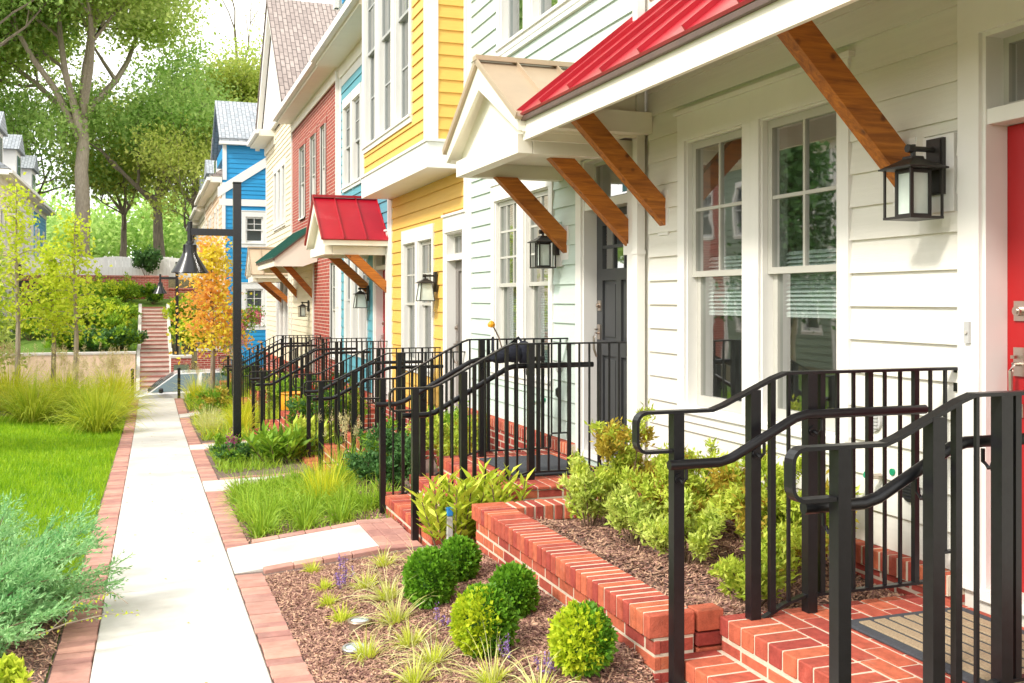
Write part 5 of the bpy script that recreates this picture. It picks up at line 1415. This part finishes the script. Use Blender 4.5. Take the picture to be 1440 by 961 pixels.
# ---- multi-stemmed shrubs
def shrub(x, y, z, R, H, n, label, mat, mat2=None, frac=.25, L=.04, W=.014, stems=7, name='shrub', cat='shrub', group=None, ros=7, tilt=0.):
    t = thing(name, (x, y, z), label, cat, group)
    S_ = MB(); pts = []; dd = []
    for k in range(stems):
        a = 2*PI*k/stems+random.uniform(-.4, .4); r = R*random.uniform(.25, .95); hh = H*random.uniform(.55, 1.0)*(1-.35*(r/R)**2)
        p0 = Vector((x+.02*math.cos(a), y+.02*math.sin(a), z-.02)); p2 = Vector((x+r*math.cos(a), y+r*math.sin(a), z+hh)); p1 = p0.lerp(p2, .5)+Vector((random.uniform(-.03, .03), random.uniform(-.03, .03), .04*H))
        S_.tube([p0, p1, p2], .004, 5, rr=[.007, .005, .002])
        for j in range(4):
            s_ = random.uniform(.3, .95); q0 = p0.lerp(p1, s_*2) if s_ < .5 else p1.lerp(p2, s_*2-1)
            q1 = q0+Vector((random.gauss(0, 1), random.gauss(0, 1), random.uniform(.2, 1.2))).normalized()*R*random.uniform(.2, .45)
            S_.tube([q0, q1], .002, 4); pts.append(q1); dd.append((q1-q0).normalized())
            pts.append(q0.lerp(q1, .55)); dd.append((q1-q0).normalized())
        pts.append(p2); dd.append((p2-p1).normalized())
    S_.build('stem', M['twig'], t)
    A = np.array([list(p) for p in pts]); D_ = np.array([list(d) for d in dd]); m = max(1, n//len(A))
    P_ = np.repeat(A, m, 0)+RNG.normal(0, R*.07, (len(A)*m, 3)); Dn = np.repeat(D_, m, 0)*.5+RNG.normal(0, .75, (len(A)*m, 3))+np.array([0, 0, .35])
    ls = RNG.uniform(.7, 1.25, len(P_))
    V_, F_ = None, None
    sel = np.repeat(RNG.random(len(A)) < frac, m) if mat2 else np.zeros(len(P_), bool)
    V, F = leaves(P_[~sel], Dn[~sel], L*ls[~sel], W*ls[~sel]); np_mesh('foliage', V, F, LM[mat], t)
    if sel.any(): V, F = leaves(P_[sel], Dn[sel], L*ls[sel], W*ls[sel]); np_mesh('coloured_foliage', V, F, LM[mat2], t)
    return t
PG = 'azaleas in the brick planter'
zp = -1.46
for a in [(2.62, 5.95, .24, .40, 1500, 'pale green azalea at the far end of the planter by the mint house stoop', 'azalea_pale', 'azalea', .3),
          (2.92, 6.05, .30, .72, 2600, 'tallest azalea of the planter, in front of the grey door steps', 'azalea', 'azalea_b', .3),
          (2.72, 5.48, .20, .30, 1000, 'small pale azalea low near the planter cap, second from the far end', 'azalea_pale', None, 0),
          (3.02, 5.45, .32, .56, 2600, 'broad azalea with bronze lower leaves in the middle of the planter', 'azalea', 'azalea_b', .35),
          (2.78, 5.0, .24, .36, 1500, 'light green azalea beside the brown bare soil, middle front', 'azalea_pale', 'azalea', .4),
          (3.18, 4.9, .32, .58, 2600, 'azalea with scattered red leaves behind the first railing post', 'azalea', 'azalea_b', .35),
          (3.05, 4.45, .34, .60, 2700, 'bright azalea close to the nearest stoop, behind the balusters', 'azalea', 'azalea_b', .2),
          (2.70, 4.22, .17, .26, 800, 'smallest azalea low beside the step of the nearest stoop', 'azalea', None, 0),
          (3.36, 5.7, .2, .5, 1200, 'azalea pressed against the white wall under the window', 'azalea', None, 0)]:
    shrub(a[0], a[1], zp, a[2]*1.1, a[3]*1.12, int(a[4]*2.3), a[5], a[6], a[7], a[8], L=.042, W=.015, stems=8, name='azalea', group=PG)
# leafy yellow green plant by the step
def broad_plant(x, y, z, label, stems, H, R, L, W, mat, per=16, name='leafy_plant'):
    t = thing(name, (x, y, z), label, 'plant'); S_ = MB(); Ps = []; Ds = []
    for k in range(stems):
        a = random.uniform(0, 2*PI); r = R*math.sqrt(random.random()); hh = H*random.uniform(.6, 1); b = Vector((x+.5*r*math.cos(a), y+.5*r*math.sin(a), z-.02)); e = Vector((x+r*math.cos(a), y+r*math.sin(a), z+hh))
        S_.tube([b, e], .005, 5)
        for j in range(per):
            s_ = .2+.8*j/per; ph = j*2.4; o = Vector((math.cos(ph), math.sin(ph), .5+.5*s_)); Ps.append(list(b.lerp(e, s_))); Ds.append(list(o))
    S_.build('stem', M['twig'], t); P_ = np.array(Ps); D_ = np.array(Ds)+RNG.normal(0, .15, (len(Ps), 3))
    V, F = leaves(P_, D_, L*RNG.uniform(.7, 1.15, len(P_)), W*RNG.uniform(.8, 1.1, len(P_)), curl=.35, roll=.3); np_mesh('foliage', V, F, LM[mat], t); return t
broad_plant(1.98, 6.85, h(1.98, 6.85), 'leafy yellow green plant between the brick step and the planter wall', 20, .52, .25, .145, .037, 'leafy', 24)
broad_plant(2.35, 6.8, h(2.2, 6.8), 'second leafy yellow plant tucked behind the planter corner', 12, .5, .24, .145, .037, 'leafy', 22)

# ---- bed left of the mint house walk
tuft_grp = 'liriope clumps by the mint house walk'
spots = [(.85, 8.55), (.98, 9.1), (1.2, 8.55), (1.5, 8.6), (1.78, 8.9), (.86, 9.7), (1.15, 9.5), (1.45, 9.25), (1.7, 9.7), (1.0, 10.3), (1.35, 10.1), (1.75, 10.3), (1.2, 10.8), (.88, 10.9), (1.6, 10.85)]
spots += [(.9, 8.9), (1.05, 9.9), (1.3, 9.0), (1.6, 8.95), (1.35, 9.7), (1.25, 10.45), (1.55, 10.45), (1.05, 10.7), (1.45, 11.0), (1.95, 9.0), (1.95, 10.8), (1.15, 9.1), (1.7, 9.3), (.82, 9.3), (.83, 10.3)]
for x, y in spots: tuft(x, y, .30, 150, 'green liriope clump in the bed left of the mint house walk', 'lirio', .75, .010, name='liriope', cat='grass clump', group=tuft_grp, rad=.09)
tuft(1.52, 9.55, .50, 420, 'bright yellow fine grass clump in the liriope bed', 'ygrass', .5, .006, name='grass_clump', cat='grass clump', group=None, rad=.12, droop=.6)
tuft(1.85, 10.3, .62, 200, 'straw tipped grass clump behind the bright yellow one', 'lirio', .4, .006, name='grass_clump', cat='grass clump', group=None, rad=.1, droop=.5, plume=24)
shrub(2.15, 9.5, h(2.1, 9.5), .42, .62, 5200, 'dark green shrub behind the two front posts of the mint house railing', 'dark', None, 0, L=.045, W=.022, stems=11)
shrub(2.75, 9.6, h(2.7, 9.6), .45, .8, 4200, 'yellow green shrub against the mint house wall behind the railing', 'azalea', 'azalea_b', .2, L=.045, W=.017, stems=10)
shrub(3.1, 10.6, h(3.1, 10.6), .4, .75, 3000, 'green shrub at the corner of the mint and yellow houses', 'mid', 'azalea', .3, L=.045, W=.018, stems=9)
shrub(2.3, 10.7, h(2.3, 10.7), .42, .6, 3000, 'bushy green shrub in the bed before the yellow house stoop', 'dark', 'mid', .4, L=.045, W=.02, stems=9)
def cover(name, n, x0, x1, y0, y1, mat, L0, L1, w):
    X = RNG.uniform(x0, x1, n); Y = RNG.uniform(y0, y1, n)
    k = np.ones(n, bool)
    for a, b, _, xe in WALKS: k &= ~((Y > a-.14) & (Y < b+.14) & (X < xe+.35))
    for a, b in ((11.6, 13.25), (15.85, 17.75), (21.45, 23.35)): k &= ~((Y > a) & (Y < b) & (X > 1.5))
    v = np.array([mnoise.noise(Vector((p*1.3, q*1.3, 0))) for p, q in zip(X, Y)]); k &= v > -.28
    X = X[k]; Y = Y[k]; n = len(X); B = np.stack([X, Y, np.array([h(p, q) for p, q in zip(X, Y)])-.01], 1)
    V, F = blades(B, RNG.normal(0, .5, (n, 3))+np.array([0, 0, 1.]), RNG.uniform(L0, L1, n), w, RNG.uniform(.2, .9, n), nseg=3)
    return tag(np_mesh(name, V, F, LM[mat], None), kind='stuff')
cover('ground_cover', 5200, .78, 2.6, 12.6, 15.5, 'lirio', .08, .22, .012)
cover('ground_cover', 9000, .78, 2.9, 16.2, 26.0, 'lirio', .1, .3, .016)
cover('ground_cover', 3000, .78, 2.9, 16.2, 26.0, 'ygrass', .15, .4, .014)
cover('ground_cover', 2600, .78, 2.2, 8.2, 11.2, 'lirio', .06, .16, .009)
# ---- bed around the lamp post
broad_plant(1.55, 13.1, h(1.55, 13.1), 'bright green broad leaved fern clump right of the lamp post', 30, .36, .42, .26, .055, 'mid', 12, 'fern')
broad_plant(1.95, 13.6, h(1.95, 13.6), 'second bright green fern clump further right of the lamp post', 20, .40, .35, .25, .055, 'azalea', 12, 'fern')
shrub(1.02, 13.25, h(1.02, 13.25), .26, .30, 1800, 'low dark plant at the foot of the lamp post', 'dark', 'mid', .35, L=.05, W=.02, stems=8)
shrub(.92, 13.9, h(.92, 13.9), .24, .34, 1500, 'light green ground plant left of the lamp post', 'mid', None, 0, L=.05, W=.02, stems=8)
pl_ = thing('purple_flower', (.98, 13.6, -2.07), 'plum purple flower spike left of the lamp post base', 'flower')
P_ = np.array([.98, 13.6, -1.86])+RNG.normal(0, 1, (260, 3))*np.array([.035, .035, .07]); V, F = leaves(P_, RNG.normal(size=(260, 3)), .03, .018); np_mesh('blossom', V, F, LM['plum'], pl_)
b = MB(); b.tube([(.98, 13.6, -2.1), (.98, 13.6, -1.86)], .008, 5); b.build('stem', M['twig'], pl_)
for x, y, L, n, lab, mt_ in [(.98, 17.6, .42, 420, 'pale silvery grass clump by the path beyond the lamp post', 'tuft'), (1.35, 17.2, .55, 420, 'yellow grass clump hiding behind the lamp post', 'ygrass'), (.98, 19.2, .45, 360, 'second pale grass clump further along the path', 'tuft'),
                             (1.55, 18.6, .7, 420, 'tall yellow grass clump by the teal house walk', 'ygrass'), (1.2, 22.9, .62, 420, 'tall light grass clump with straw plumes at the far right side of the path', 'lirio'), (1.0, 24.6, .75, 420, 'straw plumed grass clump at the far end of the path', 'ygrass'), (1.7, 24.2, .8, 420, 'plumed grass below the autumn tree', 'lirio')]:
    tuft(x, y, L, n, lab, mt_, .6, .010, name='grass_clump', cat='grass clump', group='ornamental grass clumps along the right beds', rad=.12, droop=.8, plume=22 if 'plume' in lab else 0)
shrub(1.15, 21.0, h(1.15, 21), .5, .6, 3200, 'orange tinged shrub by the path before the autumn tree', 'mid', 'azalea_b', .4, L=.06, W=.03, stems=10)
shrub(2.2, 14.6, h(2.2, 14.6), .5, .75, 3400, 'dark leafy shrub behind the yellow house railing', 'dark', 'mid', .3, L=.05, W=.025, stems=10)
shrub(2.75, 15.1, h(2.75, 15.1), .5, .9, 3200, 'green shrub below the yellow house windows', 'mid', 'azalea', .4, L=.05, W=.025, stems=10)
shrub(2.6, 19.2, h(2.6, 19.2), .55, .9, 3000, 'green shrub beside the orange yellow pot', 'mid', 'dark', .3, L=.06, W=.03, stems=10)
shrub(2.3, 20.4, h(2.3, 20.4), .5, .8, 2600, 'shrub below the teal house windows', 'azalea', 'mid', .3, L=.06, W=.03, stems=10)
shrub(3.0, 18.0, h(3.0, 18), .35, .9, 1800, 'shrub with red blossoms beside the teal house stoop', 'dark', 'red', .3, L=.055, W=.03, stems=9)
shrub(2.2, 25.0, h(2.2, 25), .6, 1.0, 3000, 'wide shrub in front of the brick house', 'mid', 'dark', .4, L=.07, W=.03, stems=10)

# ---- left side: juniper, fountain grasses
def juniper(x, y, label, n, R):
    z = h(x, y); t = thing('juniper', (x, y, z), label, 'shrub', 'feathery junipers at the left edge')
    S_ = MB(); PA = []; DA = []
    for k in range(n):
        a = random.uniform(0, 2*PI); Lb = R*random.uniform(.45, 1.05); up = random.uniform(.2, .95)
        d = Vector((math.cos(a), math.sin(a), up)).normalized(); p = Vector((x, y, z+.02)); pts = [p.copy()]
        for j in range(5):
            p = p+d*Lb/5; d = (d+Vector((random.gauss(0, .08), random.gauss(0, .08), -.05))).normalized(); pts.append(p.copy())
        S_.tube(pts, .006, 4, rr=[.008, .006, .005, .004, .003, .0015])
        for j in range(1, 6):
            for s_ in range(10):
                q = pts[j-1].lerp(pts[j], random.random()); sd = Vector((random.gauss(0, 1), random.gauss(0, 1), random.gauss(.25, .5))).normalized(); sd = (sd*.7+d).normalized(); sl = Lb*random.uniform(.10, .2)
                m = 17; tt = np.linspace(.05, 1, m)[:, None]
                PA.append(np.array(q)+np.array(sd)*sl*tt); DA.append(np.array(sd)+RNG.normal(0, .45, (m, 3)))
    S_.build('branch', M['twig'], t); P_ = np.concatenate(PA); D_ = np.concatenate(DA)
    V, F = leaves(P_, D_, .030*RNG.uniform(.7, 1.3, len(P_)), .0085); np_mesh('foliage', V, F, LM['juni'], t)
juniper(-1.02, 6.55, 'blue green feathery juniper spreading over the lawn edge at the left', 120, .85)
juniper(-1.05, 5.75, 'nearest blue green juniper at the lower left corner', 60, .62)
juniper(-1.45, 7.6, 'blue green juniper furthest left behind the other two', 56, .75)
shrub(-.60, 5.05, h(-.6, 5.05), .13, .16, 500, 'small yellow leaved plant at the bottom left corner', 'leafy', None, 0, L=.05, W=.03, stems=6)
sp = thing('twig_spray', (-.6, 6.2, -1.7), 'thin yellow leafed twig reaching from the juniper over the path', 'twig')
b = MB(); pts = [(-.62, 5.75, -1.74), (-.42, 5.85, -1.70), (-.22, 5.92, -1.69), (-.06, 5.95, -1.71)]; b.tube(pts, .004, 5, rr=[.005, .004, .003, .002]); b.tube([(-.5, 5.8, -1.72), (-.36, 6.0, -1.63), (-.2, 6.1, -1.62), (-.12, 6.05, -1.68)], .003, 5); b.build('stem', M['bark_pale'], sp)
q = np.concatenate([np.linspace(pts[i], pts[i+1], 14) for i in range(3)]+[np.linspace((-.42, 5.9, -1.66), (-.2, 6.1, -1.62), 22)]); V, F = leaves(q+RNG.normal(0, .008, q.shape), RNG.normal(size=q.shape), .022, .012); np_mesh('foliage', V, F, LM['lime'], sp)
FG = 'big fountain grass clumps beyond the lawn'
for x, y, L, lab in [(-.86, 19.0, 1.02, 'large fountain grass clump at the path edge, nearest to the white car'), (-2.05, 20.6, 1.05, 'large fountain grass clump at the left beyond the lawn, second from the path'), (-3.3, 21.6, 1.0, 'fountain grass clump at the far left edge beyond the lawn'),
                     (-1.25, 20.9, 1.0, 'fountain grass clump between the two large ones'), (-.75, 21.9, 1.05, 'yellow fountain grass clump behind the one at the path edge'), (-1.7, 22.6, 1.1, 'yellow plumed fountain grass in the middle of the back row'), (-2.7, 23.0, 1.1, 'yellow plumed fountain grass at the left of the back row'), (-.8, 24.2, 1.05, 'pale plumed fountain grass nearest to the street steps')]:
    o = tuft(x, y, L, 900, lab, 'misc' if y < 21 else 'ygrass', .72, .014, name='fountain_grass', cat='grass clump', group=FG, rad=.2, droop=1.15, plume=40 if y > 20.8 else 12)
# light pink shrubs / meadow in front of the retaining wall
for x, y, R, H, mt_, m2, lab in [(-2.9, 39.8, .9, 1.0, 'mid', 'dark', 'round green shrub on the slope nearest to the left trees'), (-1.9, 39.2, .8, .8, 'dark', 'mid', 'dark green shrub low on the slope above the pale wall'), (-1.0, 39.6, .8, .75, 'mid', 'dark', 'green shrub on the slope beside the lower end of the upper steps'),
                                 (-2.2, 42.8, 1.1, 1.2, 'mid', 'lime', 'big yellow green shrub in the middle of the slope'), (-1.3, 46.2, 1.2, .9, 'mid', 'lime', 'big green shrub below the long brick wall, beside the steps'), (-3.2, 45.5, 1.3, 1.0, 'mid', 'dark', 'big green shrub high on the slope at the left'), (-2.4, 47.4, 1.1, .7, 'lime', 'mid', 'yellow green shrub just under the brick wall'),
                                 (-4.2, 41.5, 1.1, 1.3, 'mid', 'lime', 'green shrub on the slope left of the second flight of steps'), (-3.1, 42.5, 1.0, 1.1, 'lime', 'mid', 'yellow green shrub on the lower left slope'), (-1.2, 42.0, .9, .9, 'mid', 'lime', 'green shrub on the slope halfway along the upper steps'), (-3.9, 47.4, 1.2, .8, 'mid', 'dark', 'green shrub at the left end below the brick wall'), (-.9, 48.1, .7, .5, 'lime', 'mid', 'small yellow green shrub at the foot of the brick wall by the steps'),
                                 (.1, 45.6, .5, .9, 'mid', 'dark', 'dark hedge plant at the top of the steps'), (1.3, 42.5, .9, 1.3, 'lime', 'mid', 'yellow green shrub right of the upper steps'), (1.25, 39.6, .8, 1.2, 'lime', 'mid', 'light shrub right of the steps beside the lamp post'), (-.2, 50.6, .9, 1.6, 'dark', None, 'dark shrub in front of the white board fence')]:
    if '.1' == str(x)[1:] and x > 0: y = 45.9
    shrub(x, y, (h(x, y) if y < 50 else 1.0)-.02, R, H, 3000, lab, mt_, m2, .35, L=.13, W=.07, stems=13, group='shrubs on the slope')

# ---- trees
def grow(mb, p, d, L, r, lev, maxlev, tips, spread, trop=.12, nch=3, seg=4, jit=.16, dec=.68):
    pts = [p.copy()]; rr = [r]
    for k in range(seg):
        d = (d+Vector((random.gauss(0, jit), random.gauss(0, jit), random.gauss(trop, jit*.6)))).normalized(); p = p+d*(L/seg); pts.append(p.copy()); rr.append(r*(1-.5*(k+1)/seg))
    mb.tube(pts, r, 7 if lev < 2 else 4, rr=rr, cap=False)
    if lev >= maxlev-1:
        tips.extend((q, lev) for q in pts[1:])
    if lev < maxlev:
        for c in range(nch+(1 if random.random() < .4 else 0)):
            s_ = random.uniform(.45, 1.0) if c else 1.0; i = min(seg, max(1, int(round(s_*seg)))); a = random.uniform(0, 2*PI)
            e = d.orthogonal().normalized(); e.rotate(__import__('mathutils').Quaternion(d, a)); ang = random.uniform(.6, 1.15)*spread if c else .35*spread
            nd = (d*math.cos(ang)+e*math.sin(ang)).normalized()
            grow(mb, pts[i].copy(), nd, L*dec*random.uniform(.75, 1.15), rr[i]*.72, lev+1, maxlev, tips, spread, trop, nch, seg, jit, dec)
def tree(x, y, z, H, r, label, mat, leafn, leafL, maxlev=4, first=.42, spread=.8, group='trees beyond the houses', name='tree', trop=.10, sig=.55, bark='bark', lean=(0, 0), nlimb=5, mat2=None, squash=(1, 1, 1), dec=.68):
    t = thing(name, (x, y, z), label, 'tree', group); mb = MB(); tips = []
    tp = Vector((x+lean[0], y+lean[1], z+H*first)); n = 6
    pts = [Vector((x, y, z-.2)).lerp(tp, i/n)+Vector((random.gauss(0, .0025*H), random.gauss(0, .0025*H), 0))*(0 if i in (0,) else 1) for i in range(n+1)]
    mb.tube(pts, r, 10, rr=[r*(1.25 if i == 0 else 1-.35*i/n) for i in range(n+1)], cap=False)
    L0 = H*(1-first)*.42
    for k in range(nlimb):
        a = 2*PI*k/nlimb+random.uniform(-.5, .5); el = random.uniform(.35, 1.2) if k else 1.5
        d = Vector((math.cos(a)*math.cos(el), math.sin(a)*math.cos(el), math.sin(el)))
        q = pts[-1] if k < 3 else pts[-1-random.randint(0, 2)]
        grow(mb, q.copy(), d, L0*random.uniform(.85, 1.2), r*.5, 1, maxlev, tips, spread, trop, dec=dec)
    mb.build('trunk', M[bark], t, smooth=True)
    A = np.array([list(q) for q, _ in tips]); m = max(1, leafn//len(A))
    nz = RNG.random(len(A)); keep = nz < .8; A = A[keep]; m = max(1, leafn//len(A))
    P_ = np.repeat(A, m, 0)+RNG.normal(0, sig, (len(A)*m, 3))*np.array([1, 1, .55]); D_ = RNG.normal(size=P_.shape)+np.array([0, 0, -.2])
    ls = RNG.uniform(.6, 1.3, len(P_))
    V, F = leaves(P_, D_, leafL*ls, leafL*.62*ls)
    c = np_mesh('crown', V, F, LM[mat], t)
    return t
random.seed(21)
FT = 'tall trees behind the houses'
tree(-3.5, 60, 1.6, 24, .46, 'tall pale trunked tree with wide spreading boughs, biggest of the background', 'tree_a', 120000, .27, 4, .34, .82, FT, sig=1.1, bark='bark_pale', nlimb=6)
tree(-9.0, 58, 1.4, 21, .34, 'slim dark trunked tree at the upper left corner', 'tree_b', 50000, .26, 4, .36, .8, FT, sig=1.0)
tree(-12.5, 64, 2.2, 22, .4, 'tree at the far upper left, partly out of frame', 'tree_a', 45000, .27, 4, .34, .85, FT, sig=1.0)
tree(.4, 64, 2.2, 12.5, .36, 'mid green tree right of the tall pale trunk', 'tree_b', 25000, .25, 4, .30, .85, FT, sig=.75)
tree(2.8, 70, 2.8, 14, .36, 'loose crowned tree above the far right roofs', 'tree_a', 25000, .26, 4, .36, .8, FT, sig=.8)
tree(7.5, 66, 2.5, 13.5, .42, 'yellow green tree behind the steep brown roof', 'tree_c', 25000, .25, 4, .34, .85, FT, sig=.8)
tree(12.5, 72, 3, 15, .42, 'tree standing behind the brick house roof', 'tree_a', 12000, .28, 4, .34, .85, FT, sig=.9)
tree(-1.6, 68, 2.6, 11, .22, 'small olive brown tree under the tall pale trunked one', 'tree_c', 10000, .24, 4, .25, .9, FT, sig=.7)
tree(-6.9, 66, 2.4, 11, .24, 'low green tree behind the board fence at the left', 'tree_b', 10000, .25, 4, .22, .9, FT, sig=.8)
tree(2.6, 62, 2.0, 8.5, .18, 'low orange brown tree behind the peach house', 'tree_c', 7000, .22, 4, .2, .9, FT, sig=.6)
dt = thing('bare_tree', (8.2, 74, 3), 'nearly leafless grey tree top above the roofs', 'tree'); mb = MB(); tips = []
grow(mb, Vector((7.4, 74, 3)), Vector((0, 0, 1)), 13, .3, 0, 5, tips, .55, .2); mb.build('trunk', M['bark'], dt)
A = np.array([list(q) for q, _ in tips]); V, F = leaves(A+RNG.normal(0, .2, A.shape), RNG.normal(size=A.shape), .2, .12); np_mesh('crown', V, F, LM['tree_c'], dt)
# far wood, one mass
fw = []; 
for k in range(46):
    cx, cy = random.uniform(-45, 40), random.uniform(92, 118); hz = random.uniform(3.5, 8); R = random.uniform(3., 5); m = 1000
    d = sph(m); rad = RNG.uniform(.55, 1.05, m)[:, None]
    P_ = np.array([cx, cy, h(cx, cy)+hz*.62])+d*rad*np.array([R, R, hz*.5])
    fw.append(leaves(P_, RNG.normal(size=(m, 3)), .5*RNG.uniform(.6, 1.4, m), .32))
V, F = merge(fw); tag(np_mesh('far_woods', V, F, LM['tree_b']), kind='stuff')
# young lime green trees
YG = 'slender yellow green young trees behind the grasses'
def young(x, y, H, label, mat, n, lv=.10, cz=.3, R=.9, grp=YG, bark='bark_pale', mat2=None, n2=0, name='young_tree'):
    z = h(x, y); t = thing(name, (x, y, z), label, 'tree', grp); mb = MB()
    mb.tube([(x, y, z-.1), (x+.03, y, z+H*.35), (x-.02, y+.02, z+H*.7), (x, y, z+H*.97)], .05, 8, rr=[.06, .05, .03, .008]); tips = []
    k = 0
    for k in range(26):
        s_ = cz+(.97-cz)*k/26; a = k*2.4; L = R*(1.05-.75*(s_-cz)/(1-cz))*random.uniform(.7, 1.15)
        p = Vector((x, y, z+H*s_)); d = Vector((math.cos(a), math.sin(a), .75)).normalized(); pts = [p+d*L*j/4+Vector((0, 0, -.03*j*j*L)) for j in range(5)]
        mb.tube(pts, .012, 4, rr=[.016, .012, .009, .006, .003]); tips += pts[1:]
    mb.build('trunk', M[bark], t, smooth=True)
    A = np.array([list(q) for q in tips]); m = max(1, n//len(A)); P_ = np.repeat(A, m, 0)+RNG.normal(0, .12*R+.03, (len(A)*m, 3)); 
    sel = RNG.random(len(P_)) < (n2/n if n2 else 0)
    if n2:
        v = np.array([mnoise.noise(Vector(q)*1.6) for q in P_]); sel = v > .05
    V, F = leaves(P_[~sel], RNG.normal(size=P_[~sel].shape), lv*RNG.uniform(.6, 1.2, (~sel).sum()), lv*.65); np_mesh('crown', V, F, LM[mat], t)
    if sel.any(): V, F = leaves(P_[sel], RNG.normal(size=P_[sel].shape), lv*RNG.uniform(.6, 1.2, sel.sum()), lv*.65); np_mesh('crown_tint', V, F, LM[mat2], t)
    return t
young(-1.62, 25.2, 4.3, 'lime green young tree with pale trunk left of the path, closest to it', 'lime', 1000, .12, .36, .9)
young(-2.75, 24.6, 4.8, 'taller lime green young tree at the left edge behind the grasses', 'lime', 1000, .12, .36, .9)
young(-2.15, 26.0, 3.6, 'shorter lime green young tree between the two taller ones', 'lime', 1700, .11, .4, .75)
young(-3.5, 25.4, 3.6, 'leafy green young tree cut by the left frame edge', 'tree_a', 2600, .13, .2, .8)
young(1.30, 24.0, 3.75, 'autumn tree with orange and yellow leaves right of the path end', 'autumn', 2900, .11, .30, .95, None, 'bark', 'autumn_y', 1, 'autumn_tree')
young(-5.6, 15.0, 5.2, 'green young tree added beyond the left frame edge for the window reflections, nearer one', 'dark', 5200, .16, .25, 1.5, 'unseen trees added for the window reflections')  # this tree and the next are added out of view to darken window reflections
young(-6.2, 19.5, 6.0, 'green young tree added beyond the left frame edge for the window reflections, further one', 'dark', 5200, .16, .25, 1.6, 'unseen trees added for the window reflections')
# pink blossom twigs of a crape myrtle
cm = thing('crape_myrtle', (2.35, 27.2, h(2.35, 27.2)), 'small crape myrtle with pink blossoms in front of the blue end house', 'tree'); mb = MB(); tips = []
grow(mb, Vector((2.35, 27.2, h(2.35, 27.2)-.1)), Vector((0, 0, 1)), 1.3, .04, 0, 3, tips, .6, .1); mb.build('trunk', M['bark_pale'], cm)
A = np.array([list(q) for q, _ in tips]); P_ = np.repeat(A, 8, 0)+RNG.normal(0, .09, (len(A)*8, 3)); V, F = leaves(P_, RNG.normal(size=P_.shape), .08, .045); np_mesh('foliage', V, F, LM['mid'], cm)
P_ = np.repeat(A[::5], 40, 0)+RNG.normal(0, .06, (len(A[::5])*40, 3)); V, F = leaves(P_, RNG.normal(size=P_.shape), .05, .04); np_mesh('blossom', V, F, LM['pink'], cm)
# ------------------------------------------------------------------ light, sky, camera
W_ = bpy.data.worlds.new('World'); SC.world = W_; W_.use_nodes = True
nt = W_.node_tree; nt.nodes.clear(); L_ = nt.links.new
SUN_EL, SUN_AZ = math.radians(40), math.radians(-112)      # azimuth from +y towards +x
sky = N(nt, 'ShaderNodeTexSky', sky_type='NISHITA'); sky.sun_disc = False; sky.sun_elevation = SUN_EL; sky.sun_rotation = SUN_AZ
sky.air_density = 1.0; sky.dust_density = 2.0; sky.ozone_density = 1.5
tc = N(nt, 'ShaderNodeTexCoord'); mp = N(nt, 'ShaderNodeMapping'); mp.inputs['Scale'].default_value = (1.2, 1.2, 2.6); L_(tc.outputs['Generated'], mp.inputs[0])
nz = N(nt, 'ShaderNodeTexNoise', Scale=2.2, Detail=7, Roughness=.55); L_(mp.outputs[0], nz.inputs['Vector'])
cf = ramp(nt, nz.outputs[0], [(.30, (.55, .55, .55)), (.56, (1, 1, 1))])
mx = N(nt, 'ShaderNodeMix', data_type='RGBA'); L_(cf, mx.inputs['Factor']); L_(sky.outputs[0], mx.inputs[6]); mx.inputs[7].default_value = (8.6, 8.5, 8.2, 1)
bg = N(nt, 'ShaderNodeBackground', Strength=.15); L_(mx.outputs[2], bg.inputs[0])
wo = N(nt, 'ShaderNodeOutputWorld'); L_(bg.outputs[0], wo.inputs[0])
sd = bpy.data.lights.new('sun', 'SUN'); sd.energy = 1.9; sd.angle = math.radians(8); sd.color = (1, .94, .85)
so_ = bpy.data.objects.new('sun', sd); COL.objects.link(so_)
dv = Vector((math.sin(SUN_AZ)*math.cos(SUN_EL), math.cos(SUN_AZ)*math.cos(SUN_EL), math.sin(SUN_EL)))
so_.rotation_euler = dv.to_track_quat('Z', 'Y').to_euler()
cd = bpy.data.cameras.new('camera'); cd.lens = 36; cd.sensor_width = 36; cd.shift_y = -58.5/1440; cd.clip_start = .05; cd.clip_end = 2000
co_ = bpy.data.objects.new('camera', cd); COL.objects.link(co_)
co_.rotation_euler = (math.radians(90), 0, -math.atan(508/1440)); SC.camera = co_
vs_ = SC.view_settings; vs_.view_transform = 'Standard'; vs_.look = 'None'; vs_.exposure = .95; vs_.gamma = 1; vs_.use_curve_mapping = False
SC.render.engine = 'CYCLES'; SC.cycles.max_bounces = 8; SC.cycles.transparent_max_bounces = 10; SC.cycles.use_denoising = True
SC.cycles.diffuse_bounces = 4; SC.cycles.caustics_reflective = False; SC.cycles.caustics_refractive = False
